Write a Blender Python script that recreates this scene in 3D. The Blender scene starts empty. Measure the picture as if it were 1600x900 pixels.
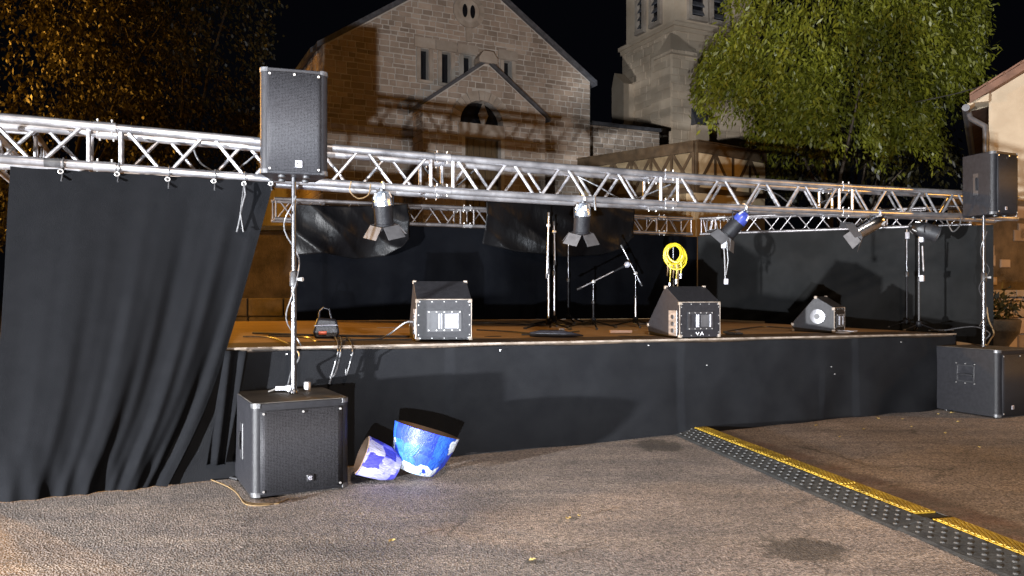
import bpy, math, random
import numpy as np
from mathutils import Vector, Matrix
random.seed(7); np.random.seed(7)
R = math.radians
def LS(a, b, n): return [a + (b - a) * i / (n - 1) for i in range(n)]
def AR(a, b, st): return [a + st * i for i in range(max(0, math.ceil((b - a) / st - 1e-9)))]
SC = bpy.context.scene
COL = SC.collection
# ------------------------------------------------------------------ camera, world, exposure, lamps
F, HZ, H = 1200.0, 456.0, 1.4
cam_d = bpy.data.cameras.new('camera'); cam = bpy.data.objects.new('camera', cam_d); COL.objects.link(cam)
cam.location = (0, 0, H); cam.rotation_euler = (R(90), 0, 0)
cam_d.sensor_width = 36; cam_d.lens = 36 * F / 1600; cam_d.shift_y = (HZ - 450) / 1600
cam_d.clip_start = .05; cam_d.clip_end = 3000
SC.camera = cam
W = bpy.data.worlds.new('World'); SC.world = W; W.use_nodes = True
bg = W.node_tree.nodes['Background']; bg.inputs[0].default_value = (.30, .34, .55, 1); bg.inputs[1].default_value = .0038
SC.view_settings.view_transform = 'Standard'; SC.view_settings.look = 'None'
SC.view_settings.exposure = 0; SC.view_settings.gamma = 1
SC.cycles.max_bounces = 5; SC.cycles.diffuse_bounces = 3; SC.cycles.glossy_bounces = 3
SC.cycles.sample_clamp_indirect = 4; SC.cycles.use_denoising = True

def lamp(name, loc, power, col, size=.12, target=None, cone=150, blend=.4):
    d = bpy.data.lights.new(name, 'SPOT' if target else 'POINT')
    d.energy = power; d.color = col; d.shadow_soft_size = size
    o = bpy.data.objects.new(name, d); COL.objects.link(o); o.location = loc
    if target:
        d.spot_size = R(cone); d.spot_blend = blend
        o.rotation_euler = (Vector(target) - Vector(loc)).to_track_quat('-Z', 'Y').to_euler()
    return o
lamp('floodlight', (-7.1, -1.3, .36), 26500, (.95, .97, 1.0), .10, (1.0, 8.0, 1.7), 66, .5)
lamp('floodlight', (-.28, -1.4, .45), 12500, (.86, .92, 1.0), .04, (3.4, 20, 8.6), 64, .95)
lamp('street_lamp_light', (2.0, -2.5, 7.0), 3800, (1.0, .83, .69), .25, (2.0, 1.0, 0), 125, .7)
lamp('street_lamp_light', (-14.5, 14.0, 5.5), 5000, (1.0, .46, .06), .25)
lamp('street_lamp_light', (-7.2, 9.8, 4.6), 2100, (1.0, .48, .06), .2, (-4.2, 9.4, 0), 105, .6)
lamp('street_lamp_light', (13.5, 7.0, 4.6), 1700, (1.0, .47, .08), .25)

# ------------------------------------------------------------------ placing helpers (real metres; y is depth)
A0 = Vector((-.4375, 6.5625)); U = Vector((.905, .4257)).normalized(); V = Vector((-U.y, U.x))
def fl(s, v): return .957 - .0098 * s + .0167 * v            # stage floor height (the stage stands slightly out of level)
def S(s, v, z): p = A0 + s * U + v * V; return Vector((p.x, p.y, z))
def pix(px, py, Y): return Vector(((px - 800) / F * Y, Y, H + (HZ - py) / F * Y))
def ground(px, py): return pix(px, py, F * H / (py - HZ))
def sv(p): d = Vector((p.x, p.y)) - A0; return d.dot(U), d.dot(V)
def deck(px, py):                                            # point of the stage floor
    Y = 9.0
    for _ in range(40):
        s, v = sv(pix(px, py, Y)); z = fl(s, v)
        Y = .5 * Y + .5 * (z - H) * F / (HZ - py)
    return pix(px, py, Y)
def onplane(px, py, P, u):                                   # vertical plane through P along u -> (a, z, Y)
    k = (px - 800) / F
    a = (k * P[1] - P[0]) / (u[0] - k * u[1])
    Y = P[1] + a * u[1]
    return a, H + (HZ - py) / F * Y, Y
def front(px, py, v=0.0):                                    # plane parallel to the stage front -> (s, z)
    P = A0 + v * V; a, z, Y = onplane(px, py, P, U); return a, z

# ------------------------------------------------------------------ mesh builder
class MB:
    def __init__(self): self.v = []; self.f = []
    def add(self, vs, fs):
        n = len(self.v); self.v += [Vector(p) for p in vs]; self.f += [tuple(i + n for i in f) for f in fs]; return self
    def box(self, c, s, rot=None, M=None):
        x, y, z = s[0] / 2, s[1] / 2, s[2] / 2
        vs = [Vector((a, b, d)) for a in (-x, x) for b in (-y, y) for d in (-z, z)]
        if rot is not None: vs = [rot @ p for p in vs]
        vs = [p + Vector(c) for p in vs]
        if M is not None: vs = [M @ p for p in vs]
        return self.add(vs, [(0, 1, 3, 2), (4, 6, 7, 5), (0, 4, 5, 1), (2, 3, 7, 6), (0, 2, 6, 4), (1, 5, 7, 3)])
    def tube(self, pts, r, n=8, cap=True):
        pts = [Vector(p) for p in pts]; rs = r if isinstance(r, (list, tuple)) else [r] * len(pts)
        b = len(self.v); up = None
        for i, p in enumerate(pts):
            t = (pts[min(i + 1, len(pts) - 1)] - pts[max(i - 1, 0)]).normalized()
            if up is None:
                up = t.orthogonal().normalized()
            else:
                up = (up - t * up.dot(t)); up = up.normalized() if up.length > 1e-6 else t.orthogonal().normalized()
            w = t.cross(up)
            for k in range(n):
                a = 2 * math.pi * k / n; self.v.append(p + (up * math.cos(a) + w * math.sin(a)) * rs[i])
        for i in range(len(pts) - 1):
            for k in range(n):
                k2 = (k + 1) % n; o = b + i * n
                self.f.append((o + k, o + k2, o + n + k2, o + n + k))
        if cap:
            self.f.append(tuple(b + k for k in reversed(range(n)))); o = b + (len(pts) - 1) * n
            self.f.append(tuple(o + k for k in range(n)))
        return self
    def lathe(self, prof, n=20, M=Matrix(), cap0=True, cap1=True, wob=None):
        b = len(self.v)
        for i, (r, z) in enumerate(prof):
            for k in range(n):
                a = 2 * math.pi * k / n; q = r * (wob(a, i) if wob else 1)
                self.v.append(M @ Vector((q * math.cos(a), q * math.sin(a), z)))
        for i in range(len(prof) - 1):
            for k in range(n):
                k2 = (k + 1) % n; o = b + i * n
                self.f.append((o + k, o + k2, o + n + k2, o + n + k))
        if cap0: self.f.append(tuple(b + k for k in reversed(range(n))))
        if cap1: o = b + (len(prof) - 1) * n; self.f.append(tuple(o + k for k in range(n)))
        return self
    def prism(self, poly, fn, d0, d1):                       # poly of (a,b); fn(a,b,d) -> point
        n = len(poly)
        vs = [fn(a, b, d0) for a, b in poly] + [fn(a, b, d1) for a, b in poly]
        return self.add(vs, [tuple(range(n)), tuple(reversed(range(n, 2 * n)))] +
                        [(i, n + i, n + (i + 1) % n, (i + 1) % n) for i in range(n)])
    def grid(self, nx, ny, fn):
        b = len(self.v)
        for j in range(ny + 1):
            for i in range(nx + 1): self.v.append(Vector(fn(i / nx, j / ny)))
        for j in range(ny):
            for i in range(nx):
                o = b + j * (nx + 1) + i; self.f.append((o, o + 1, o + nx + 2, o + nx + 1))
        return self
    def build(self, name, mat, parent=None, world=False, smooth=True, bevel=0, solid=0):
        me = bpy.data.meshes.new(name)
        vs = self.v
        if world and parent is not None:
            inv = TM[parent.name].inverted(); vs = [inv @ p for p in vs]
        me.from_pydata([tuple(p) for p in vs], [], self.f); me.validate()
        import bmesh
        bm = bmesh.new(); bm.from_mesh(me); bmesh.ops.recalc_face_normals(bm, faces=bm.faces); bm.to_mesh(me); bm.free()
        me.materials.append(mat)
        if smooth:
            me.polygons.foreach_set('use_smooth', [True] * len(me.polygons)); me.set_sharp_from_angle(angle=R(38))
        o = bpy.data.objects.new(name, me); COL.objects.link(o); o.parent = parent
        if bevel:
            m = o.modifiers.new('bevel', 'BEVEL'); m.width = bevel; m.segments = 2; m.limit_method = 'ANGLE'; m.angle_limit = R(40)
        if solid:
            m = o.modifiers.new('solid', 'SOLIDIFY'); m.thickness = solid; m.offset = 0
        return o
TM = {}
def tag(o, label, cat, group=None, kind=None):
    if label: o['label'] = label
    if cat: o['category'] = cat
    if group: o['group'] = group
    if kind: o['kind'] = kind
    return o
def thing(name, label, cat, loc=(0, 0, 0), rz=0.0, group=None):
    o = bpy.data.objects.new(name, None); COL.objects.link(o); o.empty_display_size = .1
    o.location = loc; o.rotation_euler = (0, 0, rz)
    TM[o.name] = Matrix.Translation(Vector(loc)) @ Matrix.Rotation(rz, 4, 'Z')
    return tag(o, label, cat, group)
def dup(root, loc, rz=None, label=None):
    r = root.copy(); COL.objects.link(r); r.location = loc
    if rz is not None: r.rotation_euler = (0, 0, rz)
    if label: r['label'] = label
    TM[r.name] = Matrix.Translation(Vector(loc)) @ Matrix.Rotation(r.rotation_euler[2], 4, 'Z')
    for ch in list(root.children):
        c = ch.copy(); COL.objects.link(c); c.parent = r
        for g in list(ch.children):
            d = g.copy(); COL.objects.link(d); d.parent = c
    return r
def stuffpart(o): o['kind'] = 'stuff'; return o

# ------------------------------------------------------------------ materials
def mat(name, c1, c2=None, scale=6.0, rough=.6, metal=0.0, bump=0.0, bscale=40.0, detail=4.0, r2=None, island=0.0, coat=0.0, sheen=0.0, spec=None, stretch=None):
    m = bpy.data.materials.new(name); m.use_nodes = True; nt = m.node_tree; N = nt.nodes; L = nt.links
    b = N['Principled BSDF']; b.inputs['Roughness'].default_value = rough; b.inputs['Metallic'].default_value = metal
    if coat: b.inputs['Coat Weight'].default_value = coat
    if sheen: b.inputs['Sheen Weight'].default_value = sheen
    if spec is not None: b.inputs['Specular IOR Level'].default_value = spec
    tc = N.new('ShaderNodeTexCoord'); src = tc.outputs['Object']
    if stretch:
        mp = N.new('ShaderNodeMapping'); mp.inputs['Scale'].default_value = stretch; L.new(src, mp.inputs[0]); src = mp.outputs[0]
    b.inputs['Base Color'].default_value = (*c1, 1)
    last = None
    if c2:
        nz = N.new('ShaderNodeTexNoise'); nz.inputs['Scale'].default_value = scale; nz.inputs['Detail'].default_value = detail
        nz.inputs['Roughness'].default_value = .62; L.new(src, nz.inputs['Vector'])
        cr = N.new('ShaderNodeValToRGB'); cr.color_ramp.elements[0].position = .34; cr.color_ramp.elements[1].position = .66
        cr.color_ramp.elements[0].color = (*c1, 1); cr.color_ramp.elements[1].color = (*c2, 1)
        L.new(nz.outputs['Fac'], cr.inputs[0]); last = cr.outputs[0]
        if r2 is not None:
            mr = N.new('ShaderNodeMapRange'); mr.inputs['From Min'].default_value = .3; mr.inputs['From Max'].default_value = .7
            mr.inputs['To Min'].default_value = rough; mr.inputs['To Max'].default_value = r2
            L.new(nz.outputs['Fac'], mr.inputs[0]); L.new(mr.outputs[0], b.inputs['Roughness'])
    if island and last:
        ge = N.new('ShaderNodeNewGeometry'); oi = N.new('ShaderNodeObjectInfo')
        ad = N.new('ShaderNodeMath'); ad.operation = 'ADD'; L.new(ge.outputs['Random Per Island'], ad.inputs[0]); L.new(oi.outputs['Random'], ad.inputs[1])
        fr = N.new('ShaderNodeMath'); fr.operation = 'FRACT'; L.new(ad.outputs[0], fr.inputs[0])
        mr = N.new('ShaderNodeMapRange'); mr.inputs['To Min'].default_value = 1 - island; mr.inputs['To Max'].default_value = 1 + island * .6
        L.new(fr.outputs[0], mr.inputs[0])
        hs = N.new('ShaderNodeHueSaturation'); L.new(mr.outputs[0], hs.inputs['Value']); L.new(last, hs.inputs['Color']); last = hs.outputs[0]
    if last: L.new(last, b.inputs['Base Color'])
    if bump:
        nb = N.new('ShaderNodeTexNoise'); nb.inputs['Scale'].default_value = bscale; nb.inputs['Detail'].default_value = 5
        L.new(src, nb.inputs['Vector'])
        bp = N.new('ShaderNodeBump'); bp.inputs['Strength'].default_value = bump; bp.inputs['Distance'].default_value = .02
        L.new(nb.outputs['Fac'], bp.inputs['Height']); L.new(bp.outputs[0], b.inputs['Normal'])
    return m
def nodes(m): return m.node_tree.nodes, m.node_tree.links, m.node_tree.nodes['Principled BSDF']

M_alu = mat('brushed_aluminium', (.30, .30, .32), (.44, .44, .46), 5, .34, .85, .08, 30, r2=.5, stretch=(1, 1, 6))
M_alu_worn = mat('worn_aluminium_chord', (.24, .24, .26), (.42, .42, .44), 4, .30, .85, .06, 25, r2=.46)
M_cap = mat('worn_black_corner', (.03, .03, .032), (.09, .09, .095), 30, .38, .2)
M_pole = mat('grey_steel_tube', (.085, .085, .092), (.15, .15, .158), 6, .28, .9, .05, 30)
M_capmetal = mat('bright_aluminium_cap', (.26, .30, .36), (.55, .60, .68), 22, .22, .85, .3, 40)
M_alu_dim = mat('dimmed_aluminium', (.10, .095, .10), (.20, .19, .195), 5, .42, .75, .08, 30)  # darker aluminium copy; dimmer light on back and side trusses put into colour
M_chrome = mat('polished_metal', (.55, .57, .6), (.8, .82, .85), 30, .18, 1.0, .1, 40)
M_cloth = mat('black_drape_cloth', (.0058, .0061, .0070), (.0068, .0071, .0081), 9, .9, 0, .3, 260, spec=.0)
M_cloth_old = mat('faded_black_cloth', (.0086, .009, .0103), (.0108, .0113, .0126), 5, .92, 0, .3, 220, spec=.0)
M_backcloth = mat('black_backdrop_cloth', (.0018, .002, .0027), (.003, .0033, .0042), 2, .95, 0, .2, 200, spec=.0)
M_sidecloth = mat('charcoal_drape_cloth', (.0085, .0087, .0088), (.013, .0132, .0134), 2, .95, 0, .2, 200, spec=.0)
M_tarp = mat('black_plastic_sheet', (.0018, .0018, .0022), (.0045, .0045, .005), 2, .36, 0, .7, 8, spec=.07, stretch=(1, 1, .4))
M_cab = mat('speckled_black_paint', (.0088, .0088, .0105), (.0135, .0135, .0158), 25, .45, 0, .18, 260, spec=.2)
M_cabtop = mat('dusty_black_paint', (.025, .022, .019), (.085, .074, .062), 5, .6, 0, .3, 160, detail=7)
M_black = mat('black_plastic', (.010, .010, .012), (.018, .018, .020), 20, .5, 0, .1, 80)
M_blackmetal = mat('satin_black_metal', (.005, .005, .006), (.010, .010, .0115), 14, .5, 0, .1, 60, spec=.1)
M_greyleaf = mat('grey_painted_metal', (.042, .042, .045), (.065, .065, .069), 12, .5, .3)
M_screw = mat('bright_screw', (.42, .41, .40), None, rough=.35, metal=.6)
M_badge = mat('silver_badge', (.34, .34, .40), (.46, .46, .52), 20, .35, .3)
M_badgedark = mat('dark_badge', (.007, .007, .009), (.016, .016, .019), 20, .4, 0)
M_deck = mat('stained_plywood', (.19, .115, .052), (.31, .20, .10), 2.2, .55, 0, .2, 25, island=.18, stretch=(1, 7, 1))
M_deckdark = mat('dark_front_board', (.035, .024, .016), (.075, .05, .032), 2.2, .6, 0, .2, 25, island=.18, stretch=(1, 7, 1))  # darker brown for the front row of deck panels
M_trim = mat('worn_edge_trim', (.09, .07, .052), (.22, .185, .155), 9, .65, 0)
M_cable = mat('black_cable_rubber', (.02, .02, .022), (.05, .05, .052), 30, .35)
M_greycable = mat('grey_cable', (.045, .045, .048), (.10, .10, .105), 30, .35)
M_yellow = mat('yellow_cable', (.30, .225, .004), (.40, .31, .01), 20, .4)
M_strap = mat('tan_strap', (.09, .055, .022), (.15, .095, .04), 30, .7)
M_rubber = mat('black_rubber_ramp', (.012, .012, .012), (.032, .031, .029), 9, .6, 0, .3, 60, detail=7)
M_lid = mat('worn_yellow_plastic', (.15, .09, .006), (.36, .23, .022), 7, .5, 0, .3, 50, detail=7)
M_stone = mat('limestone_block', (.27, .205, .155), (.38, .30, .235), 1.7, .9, 0, .5, 14, island=.30, detail=6)
M_stone2 = mat('dressed_limestone', (.28, .225, .175), (.40, .34, .28), 2.2, .9, 0, .35, 10, island=.15, detail=6)
M_ashlar = mat('pale_tower_ashlar', (.42, .325, .23), (.50, .405, .30), 1.3, .9, 0, .35, 10, island=.16, detail=7)
M_mortar = mat('pale_mortar', (.40, .355, .305), (.50, .45, .395), 3, .95, 0, .4, 20)
M_slate = mat('slate_roof', (.045, .045, .05), (.09, .09, .1), 6, .6, 0, .3, 18, island=.25)
M_tile = mat('clay_roof_tile', (.14, .075, .05), (.22, .12, .08), 5, .8, 0, .3, 18, island=.3)
M_glassdark = mat('dark_window_glass', (.006, .006, .008), (.012, .012, .014), 4, .15)
M_door = mat('dark_oak_door', (.07, .045, .02), (.12, .08, .035), 5, .6, 0, .2, 30, stretch=(6, 6, 1))
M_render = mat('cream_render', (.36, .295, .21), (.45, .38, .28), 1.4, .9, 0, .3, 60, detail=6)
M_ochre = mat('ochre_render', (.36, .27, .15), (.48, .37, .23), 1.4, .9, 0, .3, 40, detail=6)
M_eaves_shadow = mat('brown_eaves_and_shadow', (.040, .024, .010), (.075, .045, .02), 4, .8, 0, .3, 20)  # brown of the eaves and roof, and of the truss shadow strips
M_bark = mat('tree_bark', (.07, .05, .035), (.14, .105, .075), 7, .9, 0, .8, 22)
M_oldwall = mat('stained_old_render', (.035, .025, .015), (.15, .11, .07), 1.6, .9, 0, .4, 30, detail=8)
M_ochre2 = mat('darker_ochre_render', (.12, .085, .045), (.24, .18, .10), 1.8, .9, 0, .3, 40, detail=7)  # darker ochre for the left face of the outbuilding
M_barkdark = mat('dark_tree_bark', (.018, .013, .009), (.04, .03, .02), 7, .9, 0, .8, 22)
M_zinc = mat('zinc_pipe', (.10, .10, .11), (.16, .16, .17), 6, .45, .5)
M_letter = mat('scratched_white_paint', (.55, .55, .56), (.7, .7, .7), 40, .6)
M_white = mat('white_plastic', (.16, .16, .18), (.44, .44, .48), 5, .4)
M_paper = mat('crumpled_white_bag', (.5, .5, .56), (.66, .66, .72), 6, .5, 0, .4, 12)
M_blackbag = mat('navy_nylon', (.005, .005, .009), (.012, .0125, .018), 12, .5, 0, .3, 50)
M_dryleaf = mat('yellow_dry_leaf', (.26, .17, .045), (.40, .29, .10), 30, .7)
M_brass = mat('brass_fitting', (.6, .42, .15), (.75, .55, .25), 20, .3, .8)
M_terracotta = mat('terracotta', (.30, .14, .06), (.40, .20, .10), 6, .8)

def leafmat(name, c1, c2, scale=.8, trans=.25):
    m = bpy.data.materials.new(name); m.use_nodes = True; N = m.node_tree.nodes; L = m.node_tree.links; b = N['Principled BSDF']
    ge = N.new('ShaderNodeNewGeometry'); tc = N.new('ShaderNodeTexCoord')
    nz = N.new('ShaderNodeTexNoise'); nz.inputs['Scale'].default_value = scale; L.new(tc.outputs['Object'], nz.inputs['Vector'])
    ad = N.new('ShaderNodeMath'); ad.operation = 'MULTIPLY_ADD'; ad.inputs[1].default_value = .55
    L.new(ge.outputs['Random Per Island'], ad.inputs[0]); 
    mu = N.new('ShaderNodeMath'); mu.operation = 'MULTIPLY'; mu.inputs[1].default_value = .5; L.new(nz.outputs['Fac'], mu.inputs[0]); L.new(mu.outputs[0], ad.inputs[2])
    cr = N.new('ShaderNodeValToRGB'); cr.color_ramp.elements[0].color = (*c1, 1); cr.color_ramp.elements[1].color = (*c2, 1)
    cr.color_ramp.elements[0].position = .1; cr.color_ramp.elements[1].position = .85
    L.new(ad.outputs[0], cr.inputs[0]); L.new(cr.outputs[0], b.inputs['Base Color'])
    b.inputs['Roughness'].default_value = .45
    tr = N.new('ShaderNodeBsdfTranslucent'); L.new(cr.outputs[0], tr.inputs[0])
    mx = N.new('ShaderNodeMixShader'); mx.inputs[0].default_value = trans
    L.new(b.outputs[0], mx.inputs[1]); L.new(tr.outputs[0], mx.inputs[2]); L.new(mx.outputs[0], N['Material Output'].inputs[0])
    return m
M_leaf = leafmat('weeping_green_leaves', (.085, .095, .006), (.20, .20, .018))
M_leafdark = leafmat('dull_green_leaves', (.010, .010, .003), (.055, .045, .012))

def grille_mat():
    m = mat('perforated_steel_grille', (.035, .035, .038), (.06, .06, .062), 3, .5, .0, spec=.12)
    N, L, b = nodes(m)
    tc = N.new('ShaderNodeTexCoord'); mp = N.new('ShaderNodeMapping'); L.new(tc.outputs['Object'], mp.inputs[0])
    mp.inputs['Scale'].default_value = (1, .02, 1)
    vo = N.new('ShaderNodeTexVoronoi'); vo.inputs['Scale'].default_value = 100; vo.inputs['Randomness'].default_value = .25; L.new(mp.outputs[0], vo.inputs['Vector'])
    cr = N.new('ShaderNodeValToRGB'); cr.color_ramp.elements[0].position = .22; cr.color_ramp.elements[1].position = .42
    cr.color_ramp.elements[0].color = (.0015, .0015, .002, 1); cr.color_ramp.elements[1].color = (.024, .024, .027, 1)
    L.new(vo.outputs['Distance'], cr.inputs[0]); L.new(cr.outputs[0], b.inputs['Base Color'])
    bp = N.new('ShaderNodeBump'); bp.inputs['Strength'].default_value = .6; bp.inputs['Distance'].default_value = .004
    L.new(vo.outputs['Distance'], bp.inputs['Height']); L.new(bp.outputs[0], b.inputs['Normal'])
    return m
M_grille = grille_mat()

def bucket_mat(name, cols, na, nz_, seed):
    """brushed blocks of paint laid round the pot (object z is the pot's axis)"""
    m = bpy.data.materials.new(name); m.use_nodes = True; N, L, b = nodes(m)
    b.inputs['Roughness'].default_value = .42; b.inputs['Specular IOR Level'].default_value = .35
    def mth(op, a, c=None):
        x = N.new('ShaderNodeMath'); x.operation = op
        for k, q in ((0, a), (1, c)):
            if q is None: continue
            if isinstance(q, (int, float)): x.inputs[k].default_value = q
            else: L.new(q, x.inputs[k])
        return x.outputs[0]
    tc = N.new('ShaderNodeTexCoord')
    nz = N.new('ShaderNodeTexNoise'); nz.inputs['Scale'].default_value = 9; nz.inputs['Detail'].default_value = 4; L.new(tc.outputs['Object'], nz.inputs['Vector'])
    ns = N.new('ShaderNodeSeparateColor'); L.new(nz.outputs['Color'], ns.inputs[0])
    sx = N.new('ShaderNodeSeparateXYZ'); L.new(tc.outputs['Object'], sx.inputs[0])
    ang = mth('ADD', mth('MULTIPLY', mth('ARCTAN2', sx.outputs[1], sx.outputs[0]), na / 6.2832), mth('MULTIPLY', ns.outputs[0], .9))
    hz_ = mth('ADD', mth('MULTIPLY', sx.outputs[2], nz_), mth('MULTIPLY', ns.outputs[1], .9))
    cb = N.new('ShaderNodeCombineXYZ'); L.new(mth('FLOOR', ang), cb.inputs[0]); L.new(mth('FLOOR', hz_), cb.inputs[1]); cb.inputs[2].default_value = seed
    wn = N.new('ShaderNodeTexWhiteNoise'); L.new(cb.outputs[0], wn.inputs['Vector'])
    cr = N.new('ShaderNodeValToRGB'); cr.color_ramp.interpolation = 'CONSTANT'; el = cr.color_ramp.elements
    while len(el) < len(cols): el.new(.5)
    for i, c in enumerate(cols): el[i].position = i / len(cols); el[i].color = (*c, 1)
    L.new(wn.outputs['Value'], cr.inputs[0])
    c2 = N.new('ShaderNodeCombineXYZ'); L.new(mth('MULTIPLY', ang, 9.0), c2.inputs[0]); L.new(mth('MULTIPLY', hz_, 1.2), c2.inputs[1])
    n2 = N.new('ShaderNodeTexNoise'); n2.inputs['Scale'].default_value = 1.6; n2.inputs['Detail'].default_value = 7; L.new(c2.outputs[0], n2.inputs['Vector'])
    mr = N.new('ShaderNodeMapRange'); mr.inputs['From Min'].default_value = .3; mr.inputs['From Max'].default_value = .7; mr.inputs['To Min'].default_value = .45; mr.inputs['To Max'].default_value = 1.45
    L.new(n2.outputs['Fac'], mr.inputs[0]); hs = N.new('ShaderNodeHueSaturation'); L.new(mr.outputs[0], hs.inputs['Value']); L.new(cr.outputs[0], hs.inputs['Color'])
    n3 = N.new('ShaderNodeTexNoise'); n3.inputs['Scale'].default_value = 16; n3.inputs['Detail'].default_value = 5; L.new(tc.outputs['Object'], n3.inputs['Vector'])
    mk = N.new('ShaderNodeMapRange'); mk.inputs['From Min'].default_value = .60; mk.inputs['From Max'].default_value = .66; L.new(n3.outputs['Fac'], mk.inputs[0])
    mx = N.new('ShaderNodeMix'); mx.data_type = 'RGBA'; L.new(mk.outputs[0], mx.inputs[0]); L.new(hs.outputs[0], mx.inputs[6]); mx.inputs[7].default_value = (*cols[0], 1)
    L.new(mx.outputs[2], b.inputs['Base Color'])
    bp = N.new('ShaderNodeBump'); bp.inputs['Strength'].default_value = .5; bp.inputs['Distance'].default_value = .01; L.new(n2.outputs['Fac'], bp.inputs['Height']); L.new(bp.outputs[0], b.inputs['Normal'])
    return m
M_buckA = bucket_mat('brushed_lilac_and_white_paint', [(.07, .07, .45), (.30, .30, .50), (.13, .13, .50), (.36, .36, .46), (.04, .04, .30), (.22, .22, .52)], 8, 9, 2.3)
M_buckB = bucket_mat('brushed_blue_and_white_paint', [(.012, .03, .42), (.30, .42, .62), (.02, .05, .48), (.48, .54, .62), (.015, .07, .40), (.38, .42, .62)], 6, 7, 4.1)
M_buckin = mat('brown_inside', (.085, .055, .035), (.14, .09, .06), 8, .7)

def ground_mat():
    m = bpy.data.materials.new('worn_asphalt'); m.use_nodes = True; N, L, b = nodes(m)
    tc = N.new('ShaderNodeTexCoord'); P = tc.outputs['Object']
    def noise(s, d=4, r=.6):
        n = N.new('ShaderNodeTexNoise'); n.inputs['Scale'].default_value = s; n.inputs['Detail'].default_value = d; n.inputs['Roughness'].default_value = r
        L.new(P, n.inputs['Vector']); return n.outputs['Fac']
    def ramp(f, p0, p1, c0, c1):
        c = N.new('ShaderNodeValToRGB'); c.color_ramp.elements[0].position = p0; c.color_ramp.elements[1].position = p1
        c.color_ramp.elements[0].color = (*c0, 1); c.color_ramp.elements[1].color = (*c1, 1); L.new(f, c.inputs[0]); return c.outputs[0]
    def mix(fac, a, c, mode='MIX'):
        x = N.new('ShaderNodeMix'); x.data_type = 'RGBA'; x.blend_type = mode
        if isinstance(fac, float): x.inputs[0].default_value = fac
        else: L.new(fac, x.inputs[0])
        for k, q in ((6, a), (7, c)):
            if isinstance(q, tuple): x.inputs[k].default_value = (*q, 1)
            else: L.new(q, x.inputs[k])
        return x.outputs[2]
    def math_(op, a, c=None, d=None):
        x = N.new('ShaderNodeMath'); x.operation = op
        for k, q in enumerate((a, c, d)):
            if q is None: continue
            if isinstance(q, (int, float)): x.inputs[k].default_value = q
            else: L.new(q, x.inputs[k])
        return x.outputs[0]
    base = ramp(noise(.55, 5), .35, .68, (.175, .158, .147), (.28, .252, .236))
    vo = N.new('ShaderNodeTexVoronoi'); vo.inputs['Scale'].default_value = 85; L.new(P, vo.inputs['Vector'])
    sp = N.new('ShaderNodeSeparateColor'); L.new(vo.outputs['Color'], sp.inputs[0])
    agg = ramp(sp.outputs[0], .05, 1.0, (.30, .29, .28), (1.9, 1.82, 1.75))
    col = mix(.8, base, agg, 'MULTIPLY')
    col = mix(.55, col, ramp(noise(150, 3), .3, .7, (.5, .5, .5), (1.55, 1.5, 1.45)), 'MULTIPLY')
    edge = noise(5, 5)
    sepv = N.new('ShaderNodeSeparateXYZ'); L.new(P, sepv.inputs[0]); gx, gy = sepv.outputs[0], sepv.outputs[1]
    for (px, py, rx, ry) in ((1255, 858, .24, .20), (1030, 696, .22, .28), (895, 810, .035, .03), (835, 878, .05, .03)):
        c = ground(px, py)
        dx = math_('DIVIDE', math_('SUBTRACT', gx, c.x), rx); dy = math_('DIVIDE', math_('SUBTRACT', gy, c.y), ry)
        d = math_('SQRT', math_('ADD', math_('MULTIPLY', dx, dx), math_('MULTIPLY', dy, dy)))
        d = math_('ADD', d, math_('MULTIPLY', math_('SUBTRACT', noise(8, 6, .7), .5), 2.0))
        mk = N.new('ShaderNodeMapRange'); mk.inputs['From Min'].default_value = 1.15; mk.inputs['From Max'].default_value = .8; L.new(d, mk.inputs[0])
        col = mix(math_('MULTIPLY', mk.outputs[0], .72), col, (.024, .019, .012))
    # reddish old trench strip on the far side of the cable ramp
    a = ground(1090, 672); c = ground(1600, 850); dv = Vector((c.x - a.x, c.y - a.y)).normalized(); nv = Vector((-dv.y, dv.x))
    if nv.x < 0: nv = -nv
    off = nv.x * a.x + nv.y * a.y
    dd = math_('SUBTRACT', math_('ADD', math_('MULTIPLY', gx, nv.x), math_('MULTIPLY', gy, nv.y)), off)
    dd = math_('ADD', dd, math_('MULTIPLY', math_('SUBTRACT', edge, .5), .28))
    m1 = N.new('ShaderNodeMapRange'); m1.inputs['From Min'].default_value = .36; m1.inputs['From Max'].default_value = .24; L.new(dd, m1.inputs[0])
    m2 = N.new('ShaderNodeMapRange'); m2.inputs['From Min'].default_value = -.25; m2.inputs['From Max'].default_value = -.1; L.new(dd, m2.inputs[0])
    red = ramp(noise(2.5, 4), .4, .6, (.115, .058, .046), (.075, .058, .056))
    col = mix(math_('MULTIPLY', math_('MULTIPLY', m1.outputs[0], m2.outputs[0]), .62), col, red)
    wv = N.new('ShaderNodeTexNoise'); wv.inputs['Scale'].default_value = 3; wv.inputs['Detail'].default_value = 5; L.new(P, wv.inputs['Vector'])
    wa = N.new('ShaderNodeVectorMath'); wa.operation = 'MULTIPLY_ADD'; wa.inputs[1].default_value = (.35, .35, .0); L.new(wv.outputs['Color'], wa.inputs[0]); L.new(P, wa.inputs[2])
    ve = N.new('ShaderNodeTexVoronoi'); ve.feature = 'DISTANCE_TO_EDGE'; ve.inputs['Scale'].default_value = .45; L.new(wa.outputs[0], ve.inputs['Vector'])
    ck = N.new('ShaderNodeMapRange'); ck.inputs['From Min'].default_value = .006; ck.inputs['From Max'].default_value = .0015; L.new(ve.outputs['Distance'], ck.inputs[0])
    cm_ = N.new('ShaderNodeMapRange'); cm_.inputs['From Min'].default_value = .48; cm_.inputs['From Max'].default_value = .6; L.new(noise(.8, 2), cm_.inputs[0])
    col = mix(math_('MULTIPLY', math_('MULTIPLY', ck.outputs[0], cm_.outputs[0]), .55), col, (.03, .026, .022))
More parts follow.
